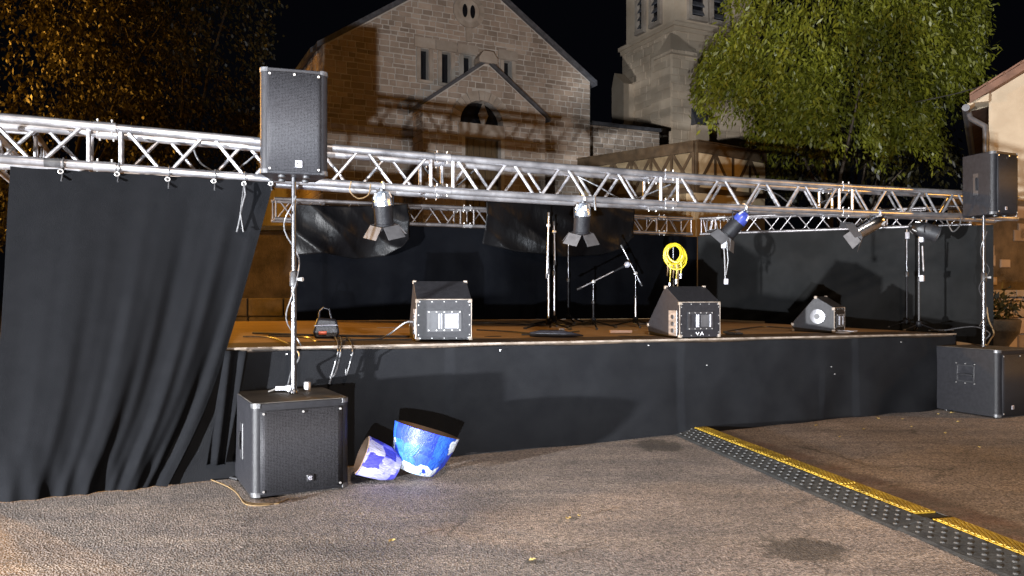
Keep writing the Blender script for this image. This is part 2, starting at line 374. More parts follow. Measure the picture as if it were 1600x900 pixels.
    col = mix(.75, col, ramp(noise(1.7, 6, .7), .3, .72, (.62, .62, .64), (1.25, 1.22, 1.18)), 'MULTIPLY')
    sm = N.new('ShaderNodeMapping'); sm.inputs['Scale'].default_value = (.45, 3.2, 1); sm.inputs['Rotation'].default_value = (0, 0, .25); L.new(P, sm.inputs[0])
    sn = N.new('ShaderNodeTexNoise'); sn.inputs['Scale'].default_value = 1.3; sn.inputs['Detail'].default_value = 6; sn.inputs['Roughness'].default_value = .65; L.new(sm.outputs[0], sn.inputs['Vector'])
    col = mix(.8, col, ramp(sn.outputs['Fac'], .34, .66, (.66, .66, .70), (1.18, 1.14, 1.08)), 'MULTIPLY')
    L.new(col, b.inputs['Base Color']); b.inputs['Roughness'].default_value = .78
    bp = N.new('ShaderNodeBump'); bp.inputs['Strength'].default_value = .7; bp.inputs['Distance'].default_value = .012
    hh = math_('ADD', math_('MULTIPLY', vo.outputs['Distance'], 1.6), math_('MULTIPLY', noise(140, 4), .8))
    L.new(hh, bp.inputs['Height']); L.new(bp.outputs[0], b.inputs['Normal'])
    return m

# ================================================================== SETTING
g = MB()
def gz(x, y): return 0
n = 26
xs = [-1500, -300, -80, -30] + list(LS(-20, 24, n)) + [40, 90, 300, 1500]
ys = [-400, -60, -20, -8] + list(LS(-4, 30, n)) + [45, 90, 300, 2500]
g.v = [Vector((x, y, 0)) for y in ys for x in xs]
nx = len(xs)
g.f = [(j * nx + i, j * nx + i + 1, (j + 1) * nx + i + 1, (j + 1) * nx + i) for j in range(len(ys) - 1) for i in range(nx - 1)]
g.build('ground', ground_mat(), smooth=False)['kind'] = 'structure'

# ------------------------------------------------------------------ church
UF = Vector((.9, .4359)).normalized(); NF = Vector((UF.y, -UF.x))          # along the front; towards the viewer
FL = Vector((-5.41, 22.0))
def fpt(a, z, off=0.0): p = FL + a * UF + off * NF; return Vector((p.x, p.y, z))
def fac(px, py, off=0.0):
    P = FL + off * NF; a, z, Y = onplane(px, py, P, UF); return a, z
church = thing('church', 'pale stone gabled church with arched porch and square bell tower behind the stage', 'church', (0, 23, 0))
def clip(poly, hp):                                                        # hp: (A,B,C) keep A*a+B*z<=C
    out = []; A_, B_, C_ = hp
    for i in range(len(poly)):
        p, q = poly[i], poly[(i + 1) % len(poly)]
        dp, dq = A_ * p[0] + B_ * p[1] - C_, A_ * q[0] + B_ * q[1] - C_
        if dp <= 0: out.append(p)
        if (dp < 0) != (dq < 0) and abs(dp - dq) > 1e-9:
            t = dp / (dp - dq); out.append((p[0] + t * (q[0] - p[0]), p[1] + t * (q[1] - p[1])))
    return out
def area(p): return abs(sum(p[i][0] * p[(i + 1) % len(p)][1] - p[(i + 1) % len(p)][0] * p[i][1] for i in range(len(p)))) / 2
STONES = []
def masonry(fn, a0, a1, z0, z1, course, wid, hps, holes, proud, depth, rnd=.35, gap=.030):
    z = z0
    while z < z1:
        h = course * random.uniform(.8, 1.25); zc = z + h / 2
        cuts = sorted(holes(zc)); segs = []; cur = a0
        for c0, c1 in cuts:
            if c0 > cur: segs.append((cur, min(c0, a1)))
            cur = max(cur, c1)
        if cur < a1: segs.append((cur, a1))
        for s0, s1 in segs:
            x = s0 - (random.uniform(0, wid * .6) if s0 == a0 else 0)
            while x < s1 - .02:
                w = wid * random.uniform(1 - rnd, 1 + rnd * 1.3)
                if s1 - (x + w) < wid * .35: w = s1 - x
                e0, e1 = max(x, s0) + gap / 2, min(x + w, s1) - gap / 2
                j = lambda: random.uniform(-.012, .012)
                if e1 - e0 > .05:
                    p = [(e0 + j() * .5, z + gap / 2 + j()), (e1 + j() * .5, z + gap / 2 + j()), (e1 + j() * .5, z + h - gap / 2 + j()), (e0 + j() * .5, z + h - gap / 2 + j())]
                    for q in hps:
                        p = clip(p, q)
                        if len(p) < 3: break
                    if len(p) >= 3 and area(p) > .004: STONES.append((area(p) / depth ** 2, p, fn, proud * random.uniform(.45, 1.3), depth >= 29))
                x += w
        z += h
def stone_mb(mb, p, fn, d):
    cx = sum(q[0] for q in p) / len(p); cz = sum(q[1] for q in p) / len(p); n = len(p); ins = .018
    def inset(q):
        L = math.hypot(q[0] - cx, q[1] - cz) or 1; k = max(0, 1 - ins / L * 1.3); return cx + (q[0] - cx) * k, cz + (q[1] - cz) * k
    mb.add([fn(a, z, -.02) for a, z in p] + [fn(a, z, d * .5) for a, z in p] + [fn(*inset(q), d) for q in p],
           [(i, (i + 1) % n, n + (i + 1) % n, n + i) for i in range(n)] + [(n + i, n + (i + 1) % n, 2 * n + (i + 1) % n, 2 * n + i) for i in range(n)] + [tuple(range(2 * n, 3 * n))])
Wd, Ev, Ap = 8.93, 8.48, 11.46
# front windows
wins = []
for x0, x1, y0, y1 in ((657, 670, 75, 125), (690, 704, 80, 130), (724, 737, 86, 134), (787, 799, 94, 134)):
    a0, zt = fac(x0, y0); a1, _ = fac(x1, y0); _, zb = fac((x0 + x1) / 2, y1 + (14 if x0 > 720 else 0)); wins.append((a0, a1, zb, zt))
oc_a, oc_z = fac(732, 18)
PO = .9                                                                     # how far the porch stands out
pl, pze = fac(661, 163, PO); pr, _ = fac(852, 178, PO); pa, pzt = fac(763, 98, PO); pc = (pl + pr) / 2
pze = fac(661, 163, PO)[1]; 
def facade_holes(z):
    h = [(a0 - .14, a1 + .14) for a0, a1, zb, zt in wins if zb - .1 < z < zt + .3]
    if z < pze: h.append((pl, pr))
    elif z < pzt: k = (pzt - z) / (pzt - pze); h.append((pc - (pc - pl) * k, pc + (pr - pc) * k))
    if abs(z - oc_z) < .5: w = math.sqrt(.25 - (z - oc_z) ** 2); h.append((oc_a - w, oc_a + w))
    return h
k = (Ap - Ev) / (Wd / 2)
gable = [(-k, 1, Ev - .05), (k, 1, Ev + k * Wd - .05)]
# backing wall: gable with window openings left out
wb = MB()
def wall_strip(a0, a1, zb0, zt0, fn, d0, d1, mbx):
    pass
edges = sorted(set([0, Wd, Wd / 2] + [e for w in wins for e in (w[0], w[1])]))
top = lambda a: min(Ev + k * a, Ev + k * (Wd - a))
for e0, e1 in zip(edges[:-1], edges[1:]):
    mid = (e0 + e1) / 2; hole = [w for w in wins if w[0] <= mid <= w[1]]
    if hole:
        w = hole[0]
        wb.prism([(e0, 0), (e1, 0), (e1, w[2]), (e0, w[2])], lambda a, z, d: fpt(a, z, d), -.5, 0)
        wb.prism([(e0, w[3]), (e1, w[3]), (e1, top(e1)), (e0, top(e0))], lambda a, z, d: fpt(a, z, d), -.5, 0)
    else: wb.prism([(e0, 0), (e1, 0), (e1, top(e1)), (e0, top(e0))], lambda a, z, d: fpt(a, z, d), -.5, 0)
wb.prism([(0, 0), (.4, 0), (.4, Ev), (0, Ev)], lambda a, z, d: fpt(a, z, d), -14, -.5)
wb.prism([(Wd - .4, 0), (Wd, 0), (Wd, Ev), (Wd - .4, Ev)], lambda a, z, d: fpt(a, z, d), -14, -.5)
wb.build('wall', M_mortar, church, True, smooth=False)
masonry(fpt, 0, Wd, 3.0, Ap, .165, .30, gable, facade_holes, .022, 24)
masonry(lambda a, z, d: fpt(-d, z, -a), .0, 6, 3.0, Ev, .2, .4, [], lambda z: [], .03, 26)
# verges and roof
for sgn in (0, 1):
    def rp(t, up, d): a = t * Wd / 2; z = Ev + k * a + up; return fpt(a if not sgn else Wd - a, z, d)
    m = MB(); m.add([rp(-.045, 0, .14), rp(1, 0, .14), rp(1, .16, .14), rp(-.045, .16, .14), rp(-.045, 0, -.5), rp(1, 0, -.5), rp(1, .16, -.5), rp(-.045, .16, -.5)],
                    [(0, 1, 2, 3), (4, 7, 6, 5), (0, 4, 5, 1), (3, 2, 6, 7), (0, 3, 7, 4), (1, 5, 6, 2)])
    m.build('verge', M_slate, church, True, smooth=False)
    m = MB(); m.add([rp(-.06, .05, -.5), rp(1, .05, -.5), rp(1, .2, -.5), rp(-.06, .2, -.5), rp(-.06, .05, -14), rp(1, .05, -14), rp(1, .2, -14), rp(-.06, .2, -14)],
                    [(0, 1, 2, 3), (4, 7, 6, 5), (0, 4, 5, 1), (3, 2, 6, 7), (0, 3, 7, 4), (1, 5, 6, 2)])
    m.build('roof', M_slate, church, True, smooth=False)
for a0, a1, zb, zt in wins:
    w = MB().prism([(a0, zb), (a1, zb), (a1, zt), (a0, zt)], fpt, -.30, -.26).build('window', M_glassdark, church, True, smooth=False)
    f = MB()
    f.prism([(a0 - .2, zt + .015), (a1 + .2, zt + .015), (a1 + .2, zt + .32), (a0 - .2, zt + .32)], fpt, -.1, .055)
    f.prism([(a0 - .12, zb - .1), (a1 + .12, zb - .1), (a1 + .12, zb - .01), (a0 - .12, zb - .01)], fpt, -.25, .06)
    f.prism([(a0 - .13, zb), (a0 - .006, zb), (a0 - .006, zt), (a0 - .13, zt)], fpt, -.25, .045)
    f.prism([(a1 + .006, zb), (a1 + .13, zb), (a1 + .13, zt), (a1 + .006, zt)], fpt, -.25, .045)
    f.build('surround', M_stone2, w, False, smooth=False); f_ = w.children[0]
    f_.data.transform(TM[church.name].inverted())
# round window with two lights under the ridge
def ring(mb, fn, ca, cz, r0, r1, d0, d1, t0=0, t1=2 * math.pi, nseg=24):
    for i in range(nseg):
        a, b = t0 + (t1 - t0) * i / nseg, t0 + (t1 - t0) * (i + 1) / nseg
        mb.prism([(ca + r0 * math.cos(a), cz + r0 * math.sin(a)), (ca + r1 * math.cos(a), cz + r1 * math.sin(a)),
                  (ca + r1 * math.cos(b), cz + r1 * math.sin(b)), (ca + r0 * math.cos(b), cz + r0 * math.sin(b))], fn, d0, d1)
    return mb
def disc(ca, cz, ra, rz, n=16): return [(ca + ra * math.cos(2 * math.pi * i / n), cz + rz * math.sin(2 * math.pi * i / n)) for i in range(n)]
rw = MB().prism(disc(oc_a, oc_z, .36, .36, 24), fpt, -.05, .03).build('round_window', M_stone2, church, True, smooth=False)
m = MB(); ring(m, fpt, oc_a, oc_z, .36, .52, -.05, .07); o = m.build('surround', M_stone2, rw, smooth=False); o.data.transform(TM[church.name].inverted())
for da in (-.13, .13):
    o = MB().prism(disc(oc_a + da, oc_z, .085, .21), fpt, .02, .036).build('pane', M_glassdark, rw, smooth=False); o.data.transform(TM[church.name].inverted())
MB().prism([(oc_a - .1, oc_z - .95), (oc_a + .1, oc_z - .95), (oc_a + .1, oc_z - .52), (oc_a - .1, oc_z - .52)], fpt, -.05, .06).build('pendant_stone', M_stone2, church, True, smooth=False)

# porch
pfn = lambda a, z, d: fpt(a, z, PO + d)
ac, az = fac(752, 194, PO); ar = fac(785, 194, PO)[0] - ac; ro = ar * 1.42
dl, dzt = fac(727, 213, PO); dr = fac(783, 213, PO)[0]
pk = (pzt - pze) / ((pr - pl) / 2)
pg = [(-pk, 1, pze - pk * pl - .04), (pk, 1, pze + pk * pr - .04)]
def porch_holes(z):
    h = []
    if z > az - .02 and z < az + ro: w = math.sqrt(max(0, ro ** 2 - (z - az) ** 2)); h.append((ac - w, ac + w))
    elif az - .42 < z <= az - .02: h.append((ac - ar - .06, ac + ar + .06))
    elif z <= az - .42: h.append((dl - .1, dr + .1))
    return h
masonry(pfn, pl, pr, 2.6, pzt, .165, .30, pg, porch_holes, .022, 23)
masonry(lambda a, z, d: fpt(pl - d, z, a), 0, PO, 2.6, pze, .19, .34, [], lambda z: [], .03, 23)
p = MB()
ptop = lambda a: pze + pk * (a - pl) if a < pc else pze + pk * (pr - a)
p.prism([(pl, 0), (dl, 0), (dl, az), (ac - ar, az), (ac - ar, ptop(ac - ar)), (pl, pze)], pfn, -.4, 0)
p.prism([(dr, 0), (pr, 0), (pr, pze), (ac + ar, ptop(ac + ar)), (ac + ar, az), (dr, az)], pfn, -.4, 0)
for i in range(12):
    t0, t1 = math.pi * i / 12, math.pi * (i + 1) / 12
    q0, q1 = (ac + ar * math.cos(t0), az + ar * math.sin(t0)), (ac + ar * math.cos(t1), az + ar * math.sin(t1))
    p.prism([q0, (q0[0], ptop(q0[0])), (q1[0], ptop(q1[0])), q1], pfn, -.4, 0)
p.prism([(pl, 0), (pl + .3, 0), (pl + .3, pze), (pl, pze)], pfn, -PO, -.4); p.prism([(pr - .3, 0), (pr, 0), (pr, pze), (pr - .3, pze)], pfn, -PO, -.4)
p.build('porch_wall', M_mortar, church, True, smooth=False)
for sgn in (0, 1):
    def rp(t, up, d): a = t * (pr - pl) / 2; z = pze + pk * a + up; return pfn(pl + a if not sgn else pr - a, z, d)
    m = MB(); m.add([rp(-.07, 0, .1), rp(1, 0, .1), rp(1, .12, .1), rp(-.07, .12, .1), rp(-.07, 0, -PO), rp(1, 0, -PO), rp(1, .12, -PO), rp(-.07, .12, -PO)],
                    [(0, 1, 2, 3), (4, 7, 6, 5), (0, 4, 5, 1), (3, 2, 6, 7), (0, 3, 7, 4), (1, 5, 6, 2)])
    m.build('porch_roof', M_slate, church, True, smooth=False)
pt = ptop(pc)
fin = MB(); fin.prism([(pc - .3, pt - .05), (pc + .3, pt - .05), (pc + .3, pt + .1), (pc + .16, pt + .3), (pc - .16, pt + .3), (pc - .3, pt + .1)], pfn, -.3, .16)
fin.build('finial', M_stone2, church, True, smooth=False)
for i in range(15):                                                         # voussoirs of the porch arch, one by one
    t0, t1 = math.pi * (i + .04) / 15, math.pi * (i + .96) / 15; m = MB()
    m.prism([(ac + r_ * math.cos(t), az + r_ * math.sin(t)) for r_, t in ((ar, t0), (ro, t0), (ro, t1), (ar, t1))], pfn, -.2, random.uniform(.04, .065))
    m.build('voussoir', M_stone2, church, True, smooth=False)
MB().prism([(ac - ar - .05, az - .42), (ac + ar + .05, az - .42), (ac + ar + .05, az), (ac - ar - .05, az)], pfn, -.3, .03).build('lintel', M_stone2, church, True, smooth=False)
MB().prism([(ac + ar * math.cos(math.pi * i / 16), az + ar * math.sin(math.pi * i / 16)) for i in range(17)], pfn, -.36, -.3).build('fanlight', M_glassdark, church, True, smooth=False)
dm = MB().prism([(dl, 0), (dr, 0), (dr, az - .42), (dl, az - .42)], pfn, -.32, -.26).build('door', M_door, church, True, smooth=False)
m = MB()
for i in range(7): q = dl + (dr - dl) * i / 6; m.prism([(q - .02, 0), (q + .02, 0), (q + .02, az - .42), (q - .02, az - .42)], pfn, -.262, -.235)
o = m.build('door_board', M_door, dm, smooth=False); o.data.transform(TM[church.name].inverted())
sa, sz = fac(757, 180, PO); m = MB()
rr = [(sa, sz + .42), (sa + .17, sz + .02), (sa, sz - .42), (sa - .17, sz + .02)]
m.add([pfn(a, z, -.1) for a, z in rr] + [pfn(sa, sz + .02, .16)], [(0, 1, 4), (1, 2, 4), (2, 3, 4), (3, 0, 4), (3, 2, 1, 0)])
m.build('kite_shaped_stone', M_stone2, church, True, smooth=False)
# low linking wall to the tower
lw0 = Wd + .02; lwfn = lambda a, z, d: fpt(a, z, -.35 + d); la1, lz = onplane(1016, 203, FL - .35 * NF, UF)[:2]
lz0 = 7.0
lz0 = fac(965, 200, -.35)[1]
MB().prism([(lw0, 0), (la1 + .4, 0), (la1 + .4, lz0), (lw0, lz0)], lwfn, -.4, 0).build('link_wall', M_mortar, church, True, smooth=False)
MB().prism([(lw0, lz0), (la1 + .4, lz0), (la1 + .4, lz0 + .12), (lw0, lz0 + .12)], lwfn, -.5, .12).build('coping', M_slate, church, True, smooth=False)
masonry(lwfn, lw0, la1 + .4, 3.0, lz0 - .02, .17, .34, [], lambda z: [], .03, 27)
# bell tower
T0 = Vector((6.35, 30.0)); TW, TD = 4.1, 3.6
tf = lambda a, z, d: Vector((T0.x + a * UF.x + d * NF.x, T0.y + a * UF.y + d * NF.y, z))          # front face
tl = lambda a, z, d: Vector((T0.x - a * NF.x - d * UF.x, T0.y - a * NF.y - d * UF.y, z))          # left face, a runs back
zc = H + (HZ - 42) / F * 30
def lower(fn, a1):
    pass
tb = MB(); tb.prism([(0, 0), (TW, 0), (TW, TD), (0, TD)], lambda a, b, d: tf(a, d, -b), 0, zc); tb.build('tower_wall', M_ashlar, church, True, smooth=False)
i0 = .12
lf = []
for x0, x1, y0, y1 in ((996, 1003, -60, 47), (1018, 1028, -60, 35)):
    P = T0 - i0 * NF * 0; a0 = onplane(x1, 20, T0, -NF)[0]; a1 = onplane(x0, 20, T0, -NF)[0]; zb = onplane((x0 + x1) / 2, y1, T0, -NF)[1]; lf.append((min(a0, a1), max(a0, a1), zb, zb + 3))
ff = []
for x0, x1, y1 in ((1081, 1101, 26), (1115, 1135, 33)):
    a0 = onplane(x0, 20, T0, UF)[0]; a1 = onplane(x1, 20, T0, UF)[0]; zb = onplane((x0 + x1) / 2, y1, T0, UF)[1]; ff.append((a0, a1, zb, zb + 3))
tb = MB(); tb.prism([(i0, i0), (TW - i0, i0), (TW - i0, TD - i0), (i0, TD - i0)], lambda a, b, d: tf(a, d, -b), zc + .2, zc + 4.5)
tb.build('belfry_wall', M_ashlar, church, True, smooth=False)
tb = MB(); tb.prism([(-.14, -.14), (TW + .14, -.14), (TW + .14, TD + .14), (-.14, TD + .14)], lambda a, b, d: tf(a, d, -b), zc + .04, zc + .2)
tb.prism([(-.07, -.07), (TW + .07, -.07), (TW + .07, TD + .07), (-.07, TD + .07)], lambda a, b, d: tf(a, d, -b), zc - .14, zc + .037)
tb.build('string_course', M_ashlar, church, True, smooth=False)
for fn, lst in ((lambda a, z, d: tl(a, z, d - i0), lf), (lambda a, z, d: tf(a, z, d - i0), ff)):
    for a0, a1, zb, zt in lst:
        w = MB().prism([(a0, zb), (a1, zb), (a1, zt), (a0, zt)], fn, -.05, .012).build('belfry_opening', M_glassdark, church, True, smooth=False)
        for i in range(9):
            z = zb + .12 + i * .33
            o = MB().add([fn(a0, z, .13), fn(a1, z, .13), fn(a1, z + .2, .0), fn(a0, z + .2, .0), fn(a0, z - .05, .12), fn(a1, z - .05, .12), fn(a1, z + .15, 0), fn(a0, z + .15, 0)],
                         [(0, 1, 2, 3), (4, 7, 6, 5), (0, 4, 5, 1), (0, 3, 7, 4), (1, 5, 6, 2)]).build('louvre', M_slate, w, smooth=False)
            o.data.transform(TM[church.name].inverted())
        m = MB(); m.prism([(a0 - .16, zb - .16), (a1 + .16, zb - .16), (a1 + .16, zb), (a0 - .16, zb)], fn, 0, .18)
        m.prism([(a0 - .16, zb), (a0, zb), (a0, zt), (a0 - .16, zt)], fn, 0, .15); m.prism([(a1, zb), (a1 + .16, zb), (a1 + .16, zt), (a1, zt)], fn, 0, .15)
        o = m.build('surround', M_stone2, w, smooth=False); o.data.transform(TM[church.name].inverted())
masonry(tl, 0, TD, 5.4, zc - .15, .30, .62, [], lambda z: [], .03, 31, gap=.02)
masonry(tf, 0, TW, 5.4, zc - .15, .30, .62, [], lambda z: [], .03, 31, gap=.02)
# clasping buttress at the near corner with a steep weathered cap
bw = .52
bz = H + (HZ - 88) / F * 29.3; bt = H + (HZ - 60) / F * 29.6
b0 = MB(); b0.prism([(-.75, 0), (bw, 0), (bw, bz), (-.75, bz)], lambda a, z, d: tf(a, z, d), -.5, .75); b0.build('buttress', M_ashlar, church, True, smooth=False)
m = MB(); m.add([tf(-.8, bz, .82), tf(bw + .06, bz, .82), tf(bw + .06, bz, -.3), tf(-.8, bz, -.3), tf(-.25, bt + .3, .05), tf(bw * .2, bt + .3, .0)],
                [(0, 1, 5, 4), (1, 2, 5), (2, 3, 4, 5), (3, 0, 4), (0, 3, 2, 1)]); m.build('buttress_cap', M_ashlar, church, True, smooth=False)
masonry(lambda a, z, d: tf(a, z, d + .75), -.73, bw - .02, 5.6, bz - .03, .30, .46, [], lambda z: [], .03, 29, gap=.02)
masonry(lambda a, z, d: tf(-.75 - d, z, a), -.5, .75, 5.6, bz - .03, .30, .6, [], lambda z: [], .02, 29, gap=.014)
z2 = H + (HZ - 188) / F * 29
m = MB(); m.add([tf(.2, z2 + .55, .76), tf(bw + .3, z2 + .55, .76), tf(bw + .34, z2 - .1, 1.1), tf(.16, z2 - .1, 1.1), tf(.2, z2 - .1, .5), tf(bw + .3, z2 - .1, .5)],
                [(0, 1, 2, 3), (0, 3, 4), (1, 5, 2), (3, 2, 5, 4), (0, 4, 5, 1)]); m.build('weathering', M_slate, church, True, smooth=False)
m = MB(); m.prism([(.2, 0), (bw + .3, 0), (bw + .3, z2 - .12), (.2, z2 - .12)], tf, .5, 1.05); m.build('buttress_foot', M_ashlar, church, True, smooth=False)
m = MB(); m.prism([(TD - .9, 0), (TD, 0), (TD, zc - 1.6), (TD - .2, zc - 1.0), (TD - .9, zc - 1.6)], tl, -.2, .55); m.build('buttress', M_ashlar, church, True, smooth=False)
# stones: the 300 that show largest one by one, the rest joined
STONES.sort(key=lambda q: -q[0])
inv = TM[church.name].inverted()
for _, p_, fn, d_, tw in STONES[:300]:
    m = MB(); stone_mb(m, p_, fn, d_); m.build('stone', M_ashlar if tw else M_stone, church, True, smooth=False)
for tw in (False, True):
    m = MB()
    for q in STONES[300:]:
        if q[4] == tw: stone_mb(m, q[1], q[2], q[3])
    stuffpart(m.build('stone_courses', M_ashlar if tw else M_stone, church, True, smooth=False))
print('stones', len(STONES))

# ------------------------------------------------------------------ outbuilding by the tower; the truss shadow on it is built as brown strips
B0 = pix(1086, 300, 19.5); br = (pix(1195, 300, 21.2) - B0); br.z = 0; BWr = br.length; bur = br.normalized()
bl_ = (pix(905, 300, 22.5) - B0); bl_.z = 0; BWl = bl_.length; bul = bl_.normalized()
hall = thing('outbuilding', 'low ochre outbuilding under the church tower with truss shadow built as brown strips', 'building', (B0.x, B0.y, 0))
zr = H + (HZ - 221) / F * 19.5; zl_end = H + (HZ - 250) / F * 22.5; zr_end = H + (HZ - 240) / F * 21.2
nr = Vector((bur.y, -bur.x, 0)); nl = Vector((-bul.y, bul.x, 0))
if nr.y > 0: nr = -nr
if nl.y > 0: nl = -nl
fr_ = lambda a, z, d: Vector((B0.x, B0.y, 0)) + bur * a + nr * d + Vector((0, 0, z))
fl_ = lambda a, z, d: Vector((B0.x, B0.y, 0)) + bul * a + nl * d + Vector((0, 0, z))
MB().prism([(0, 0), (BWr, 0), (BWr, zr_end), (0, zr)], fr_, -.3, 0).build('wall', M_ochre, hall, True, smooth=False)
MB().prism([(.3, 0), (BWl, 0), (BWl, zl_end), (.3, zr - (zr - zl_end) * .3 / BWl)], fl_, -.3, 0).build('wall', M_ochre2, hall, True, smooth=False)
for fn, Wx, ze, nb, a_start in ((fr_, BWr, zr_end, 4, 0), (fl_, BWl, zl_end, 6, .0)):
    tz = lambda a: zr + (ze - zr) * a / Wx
    def shadow_strip(nm, p, d1): MB().prism(p, fn, -.05, d1).build(nm, M_eaves_shadow, hall, True, smooth=False)
    shadow_strip('eaves_shadow_band', [(a_start, tz(a_start) - .27), (Wx, tz(Wx) - .27), (Wx, tz(Wx)), (a_start, tz(a_start))], .08)
    shadow_strip('lower_shadow_band', [(a_start, tz(a_start) - 1.3), (Wx, tz(Wx) - 1.25), (Wx, tz(Wx) - 1.13), (a_start, tz(a_start) - 1.16)], .06)
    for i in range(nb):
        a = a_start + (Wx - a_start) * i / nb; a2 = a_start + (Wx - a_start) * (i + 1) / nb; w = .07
        MB().prism([(a + .01, tz(a) - 1.15), (a2, tz(a2) - 1.15), (a2, tz(a2) - .28), (a + .01, tz(a) - .28)], fn, 0, .012).build('wall_between_shadows', M_ochre if fn is fr_ else M_ochre2, hall, True, smooth=False)
        shadow_strip('shadow_upright', [(a, tz(a) - 1.16), (a + w, tz(a) - 1.16), (a + w, tz(a) - .27), (a, tz(a) - .27)], .045)
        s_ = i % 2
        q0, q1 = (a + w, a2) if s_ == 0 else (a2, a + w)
        shadow_strip('brace', [(q0 - .05, tz(a) - 1.16), (q0 + .05, tz(a) - 1.16), (q1 + .05, tz(a2) - .27), (q1 - .05, tz(a2) - .27)], .035)  # diagonal strips stand for shadows of the truss braces
        if fn is fl_: shadow_strip('brace', [(q1 - .05, tz(a) - 1.16), (q1 + .05, tz(a) - 1.16), (q0 + .05, tz(a2) - .27), (q0 - .05, tz(a2) - .27)], .03)  # crossing strips, also shadows of the truss braces
m = MB(); c0, c1, c2 = fr_(0, zr + .003, .12), fr_(BWr, zr_end + .003, .12), fr_(BWr, zr_end + .003, -3); c3, c4 = fl_(BWl, zl_end + .003, .12), fl_(BWl, zl_end + .003, -3)
for q in (c0, c1, c2, c3, c4): pass
m.add([c0, c1, c2, c4, c3] + [q + Vector((0, 0, .03)) for q in (c0, c1, c2, c4, c3)], [(4, 3, 2, 1, 0), (5, 6, 7, 8, 9)] + [(i, (i + 1) % 5, 5 + (i + 1) % 5, 5 + i) for i in range(5)])
m.build('roof', M_eaves_shadow, hall, True, smooth=False)

# ------------------------------------------------------------------ house on the right
H0 = pix(1545, 138, 15.0); hu = Vector((.85, -.53)).normalized(); hn = Vector((hu.y, -hu.x))
hf = lambda a, z, d: Vector((H0.x + a * hu.x + d * hn.x, H0.y + a * hu.y + d * hn.y, z))
house = thing('house', 'cream rendered house with brown tiled verge and grey downpipe at the right edge', 'house', (H0.x, H0.y, 0))
hz = H0.z - .12; hk = .58
MB().prism([(0, 0), (7, 0), (7, hz), (3.5, hz + hk * 3.5), (0, hz)], hf, -8, 0).build('wall', M_render, house, True, smooth=False)
for s_ in (0, 1):
    def rp(t, up, d): a = t * 3.5; return hf(a if not s_ else 7 - a, hz + hk * a + up, d)
    m = MB(); q = -.09; m.add([rp(q, .004, .25), rp(1, .004, .25), rp(1, .15, .25), rp(q, .15, .25), rp(q, .004, -8), rp(1, .004, -8), rp(1, .15, -8), rp(q, .15, -8)],
        [(0, 1, 2, 3), (4, 7, 6, 5), (0, 4, 5, 1), (3, 2, 6, 7), (0, 3, 7, 4), (1, 5, 6, 2)]); rf = m.build('roof', M_tile, house, True, smooth=False)
    for i in range(14):                                                    # verge tiles
        t = q + i * (1 - q) / 14; t2 = t + (1 - q) / 14 + .01
        o = MB().add([rp(t, .15, .29), rp(t2, .165, .29), rp(t2, .20, .29), rp(t, .19, .29), rp(t, .15, -.1), rp(t2, .165, -.1), rp(t2, .2, -.1), rp(t, .19, -.1)],
            [(0, 1, 2, 3), (4, 7, 6, 5), (0, 4, 5, 1), (3, 2, 6, 7), (0, 3, 7, 4), (1, 5, 6, 2)]).build('tile', M_tile, rf, smooth=False)
        o.data.transform(TM[house.name].inverted())
MB().prism([(-.36, hz - .17), (0, hz - .17), (0, hz - .02), (-.36, hz - .25)], hf, -.3, .2).build('bargeboard_foot', M_render, house, True, smooth=False)
pp = [hf(-.34, hz - .3, -.15), hf(-.30, hz - .42, -.1), hf(-.06, hz - .62, .02), hf(-.05, hz - .8, .03), hf(-.05, .1, .03)]
MB().tube(pp, .055, 10).build('downpipe', M_zinc, house, True)
MB().tube([hf(-.38, hz - .26, .25), hf(-.38, hz - .28, -8)], .07, 10).build('gutter', M_zinc, house, True)
# low garden wall and planter lit orange beside the right stack
gw = thing('garden_wall', 'orange lit low stone wall with capstones behind right speaker stack', 'wall', (8.2, 12.6, 0))
wfn = lambda a, z, d: Vector((7.2 + a * .94 + d * .34, 11.9 + a * .34 - d * .94, z))
MB().prism([(0, 0), (4.2, 0), (4.2, 1.32), (0, 1.32)], wfn, -.35, 0).build('core', M_mortar, gw, True, smooth=False)
z = .0; random.seed(3)
while z < 1.3:
    h = min(random.uniform(.2, .3), 1.32 - z); a = 0.0
    while a < 4.15:
        w = min(random.uniform(.3, .62), 4.2 - a); m = MB(); stone_mb(m, [(a + .01, z + .01), (a + w - .01, z + .01), (a + w - .01, z + h - .01), (a + .01, z + h - .01)], wfn, random.uniform(.03, .07))
        m.build('stone', M_stone, gw, True, smooth=False); a += w
    z += h
for i in range(6): MB().prism([(i * .7 + .006, 1.323), (i * .7 + .694, 1.323), (i * .7 + .694, 1.43), (i * .7 + .006, 1.43)], wfn, -.42, .12).build('capstone', M_stone2, gw, True, smooth=False, bevel=.01)

# back wall behind the garden wall (old plastered wall patched with stone)
ow = thing('patched_wall', 'tall orange lit rendered wall with rough stone patches on the far right', 'wall', (9.2, 14.0, 0))
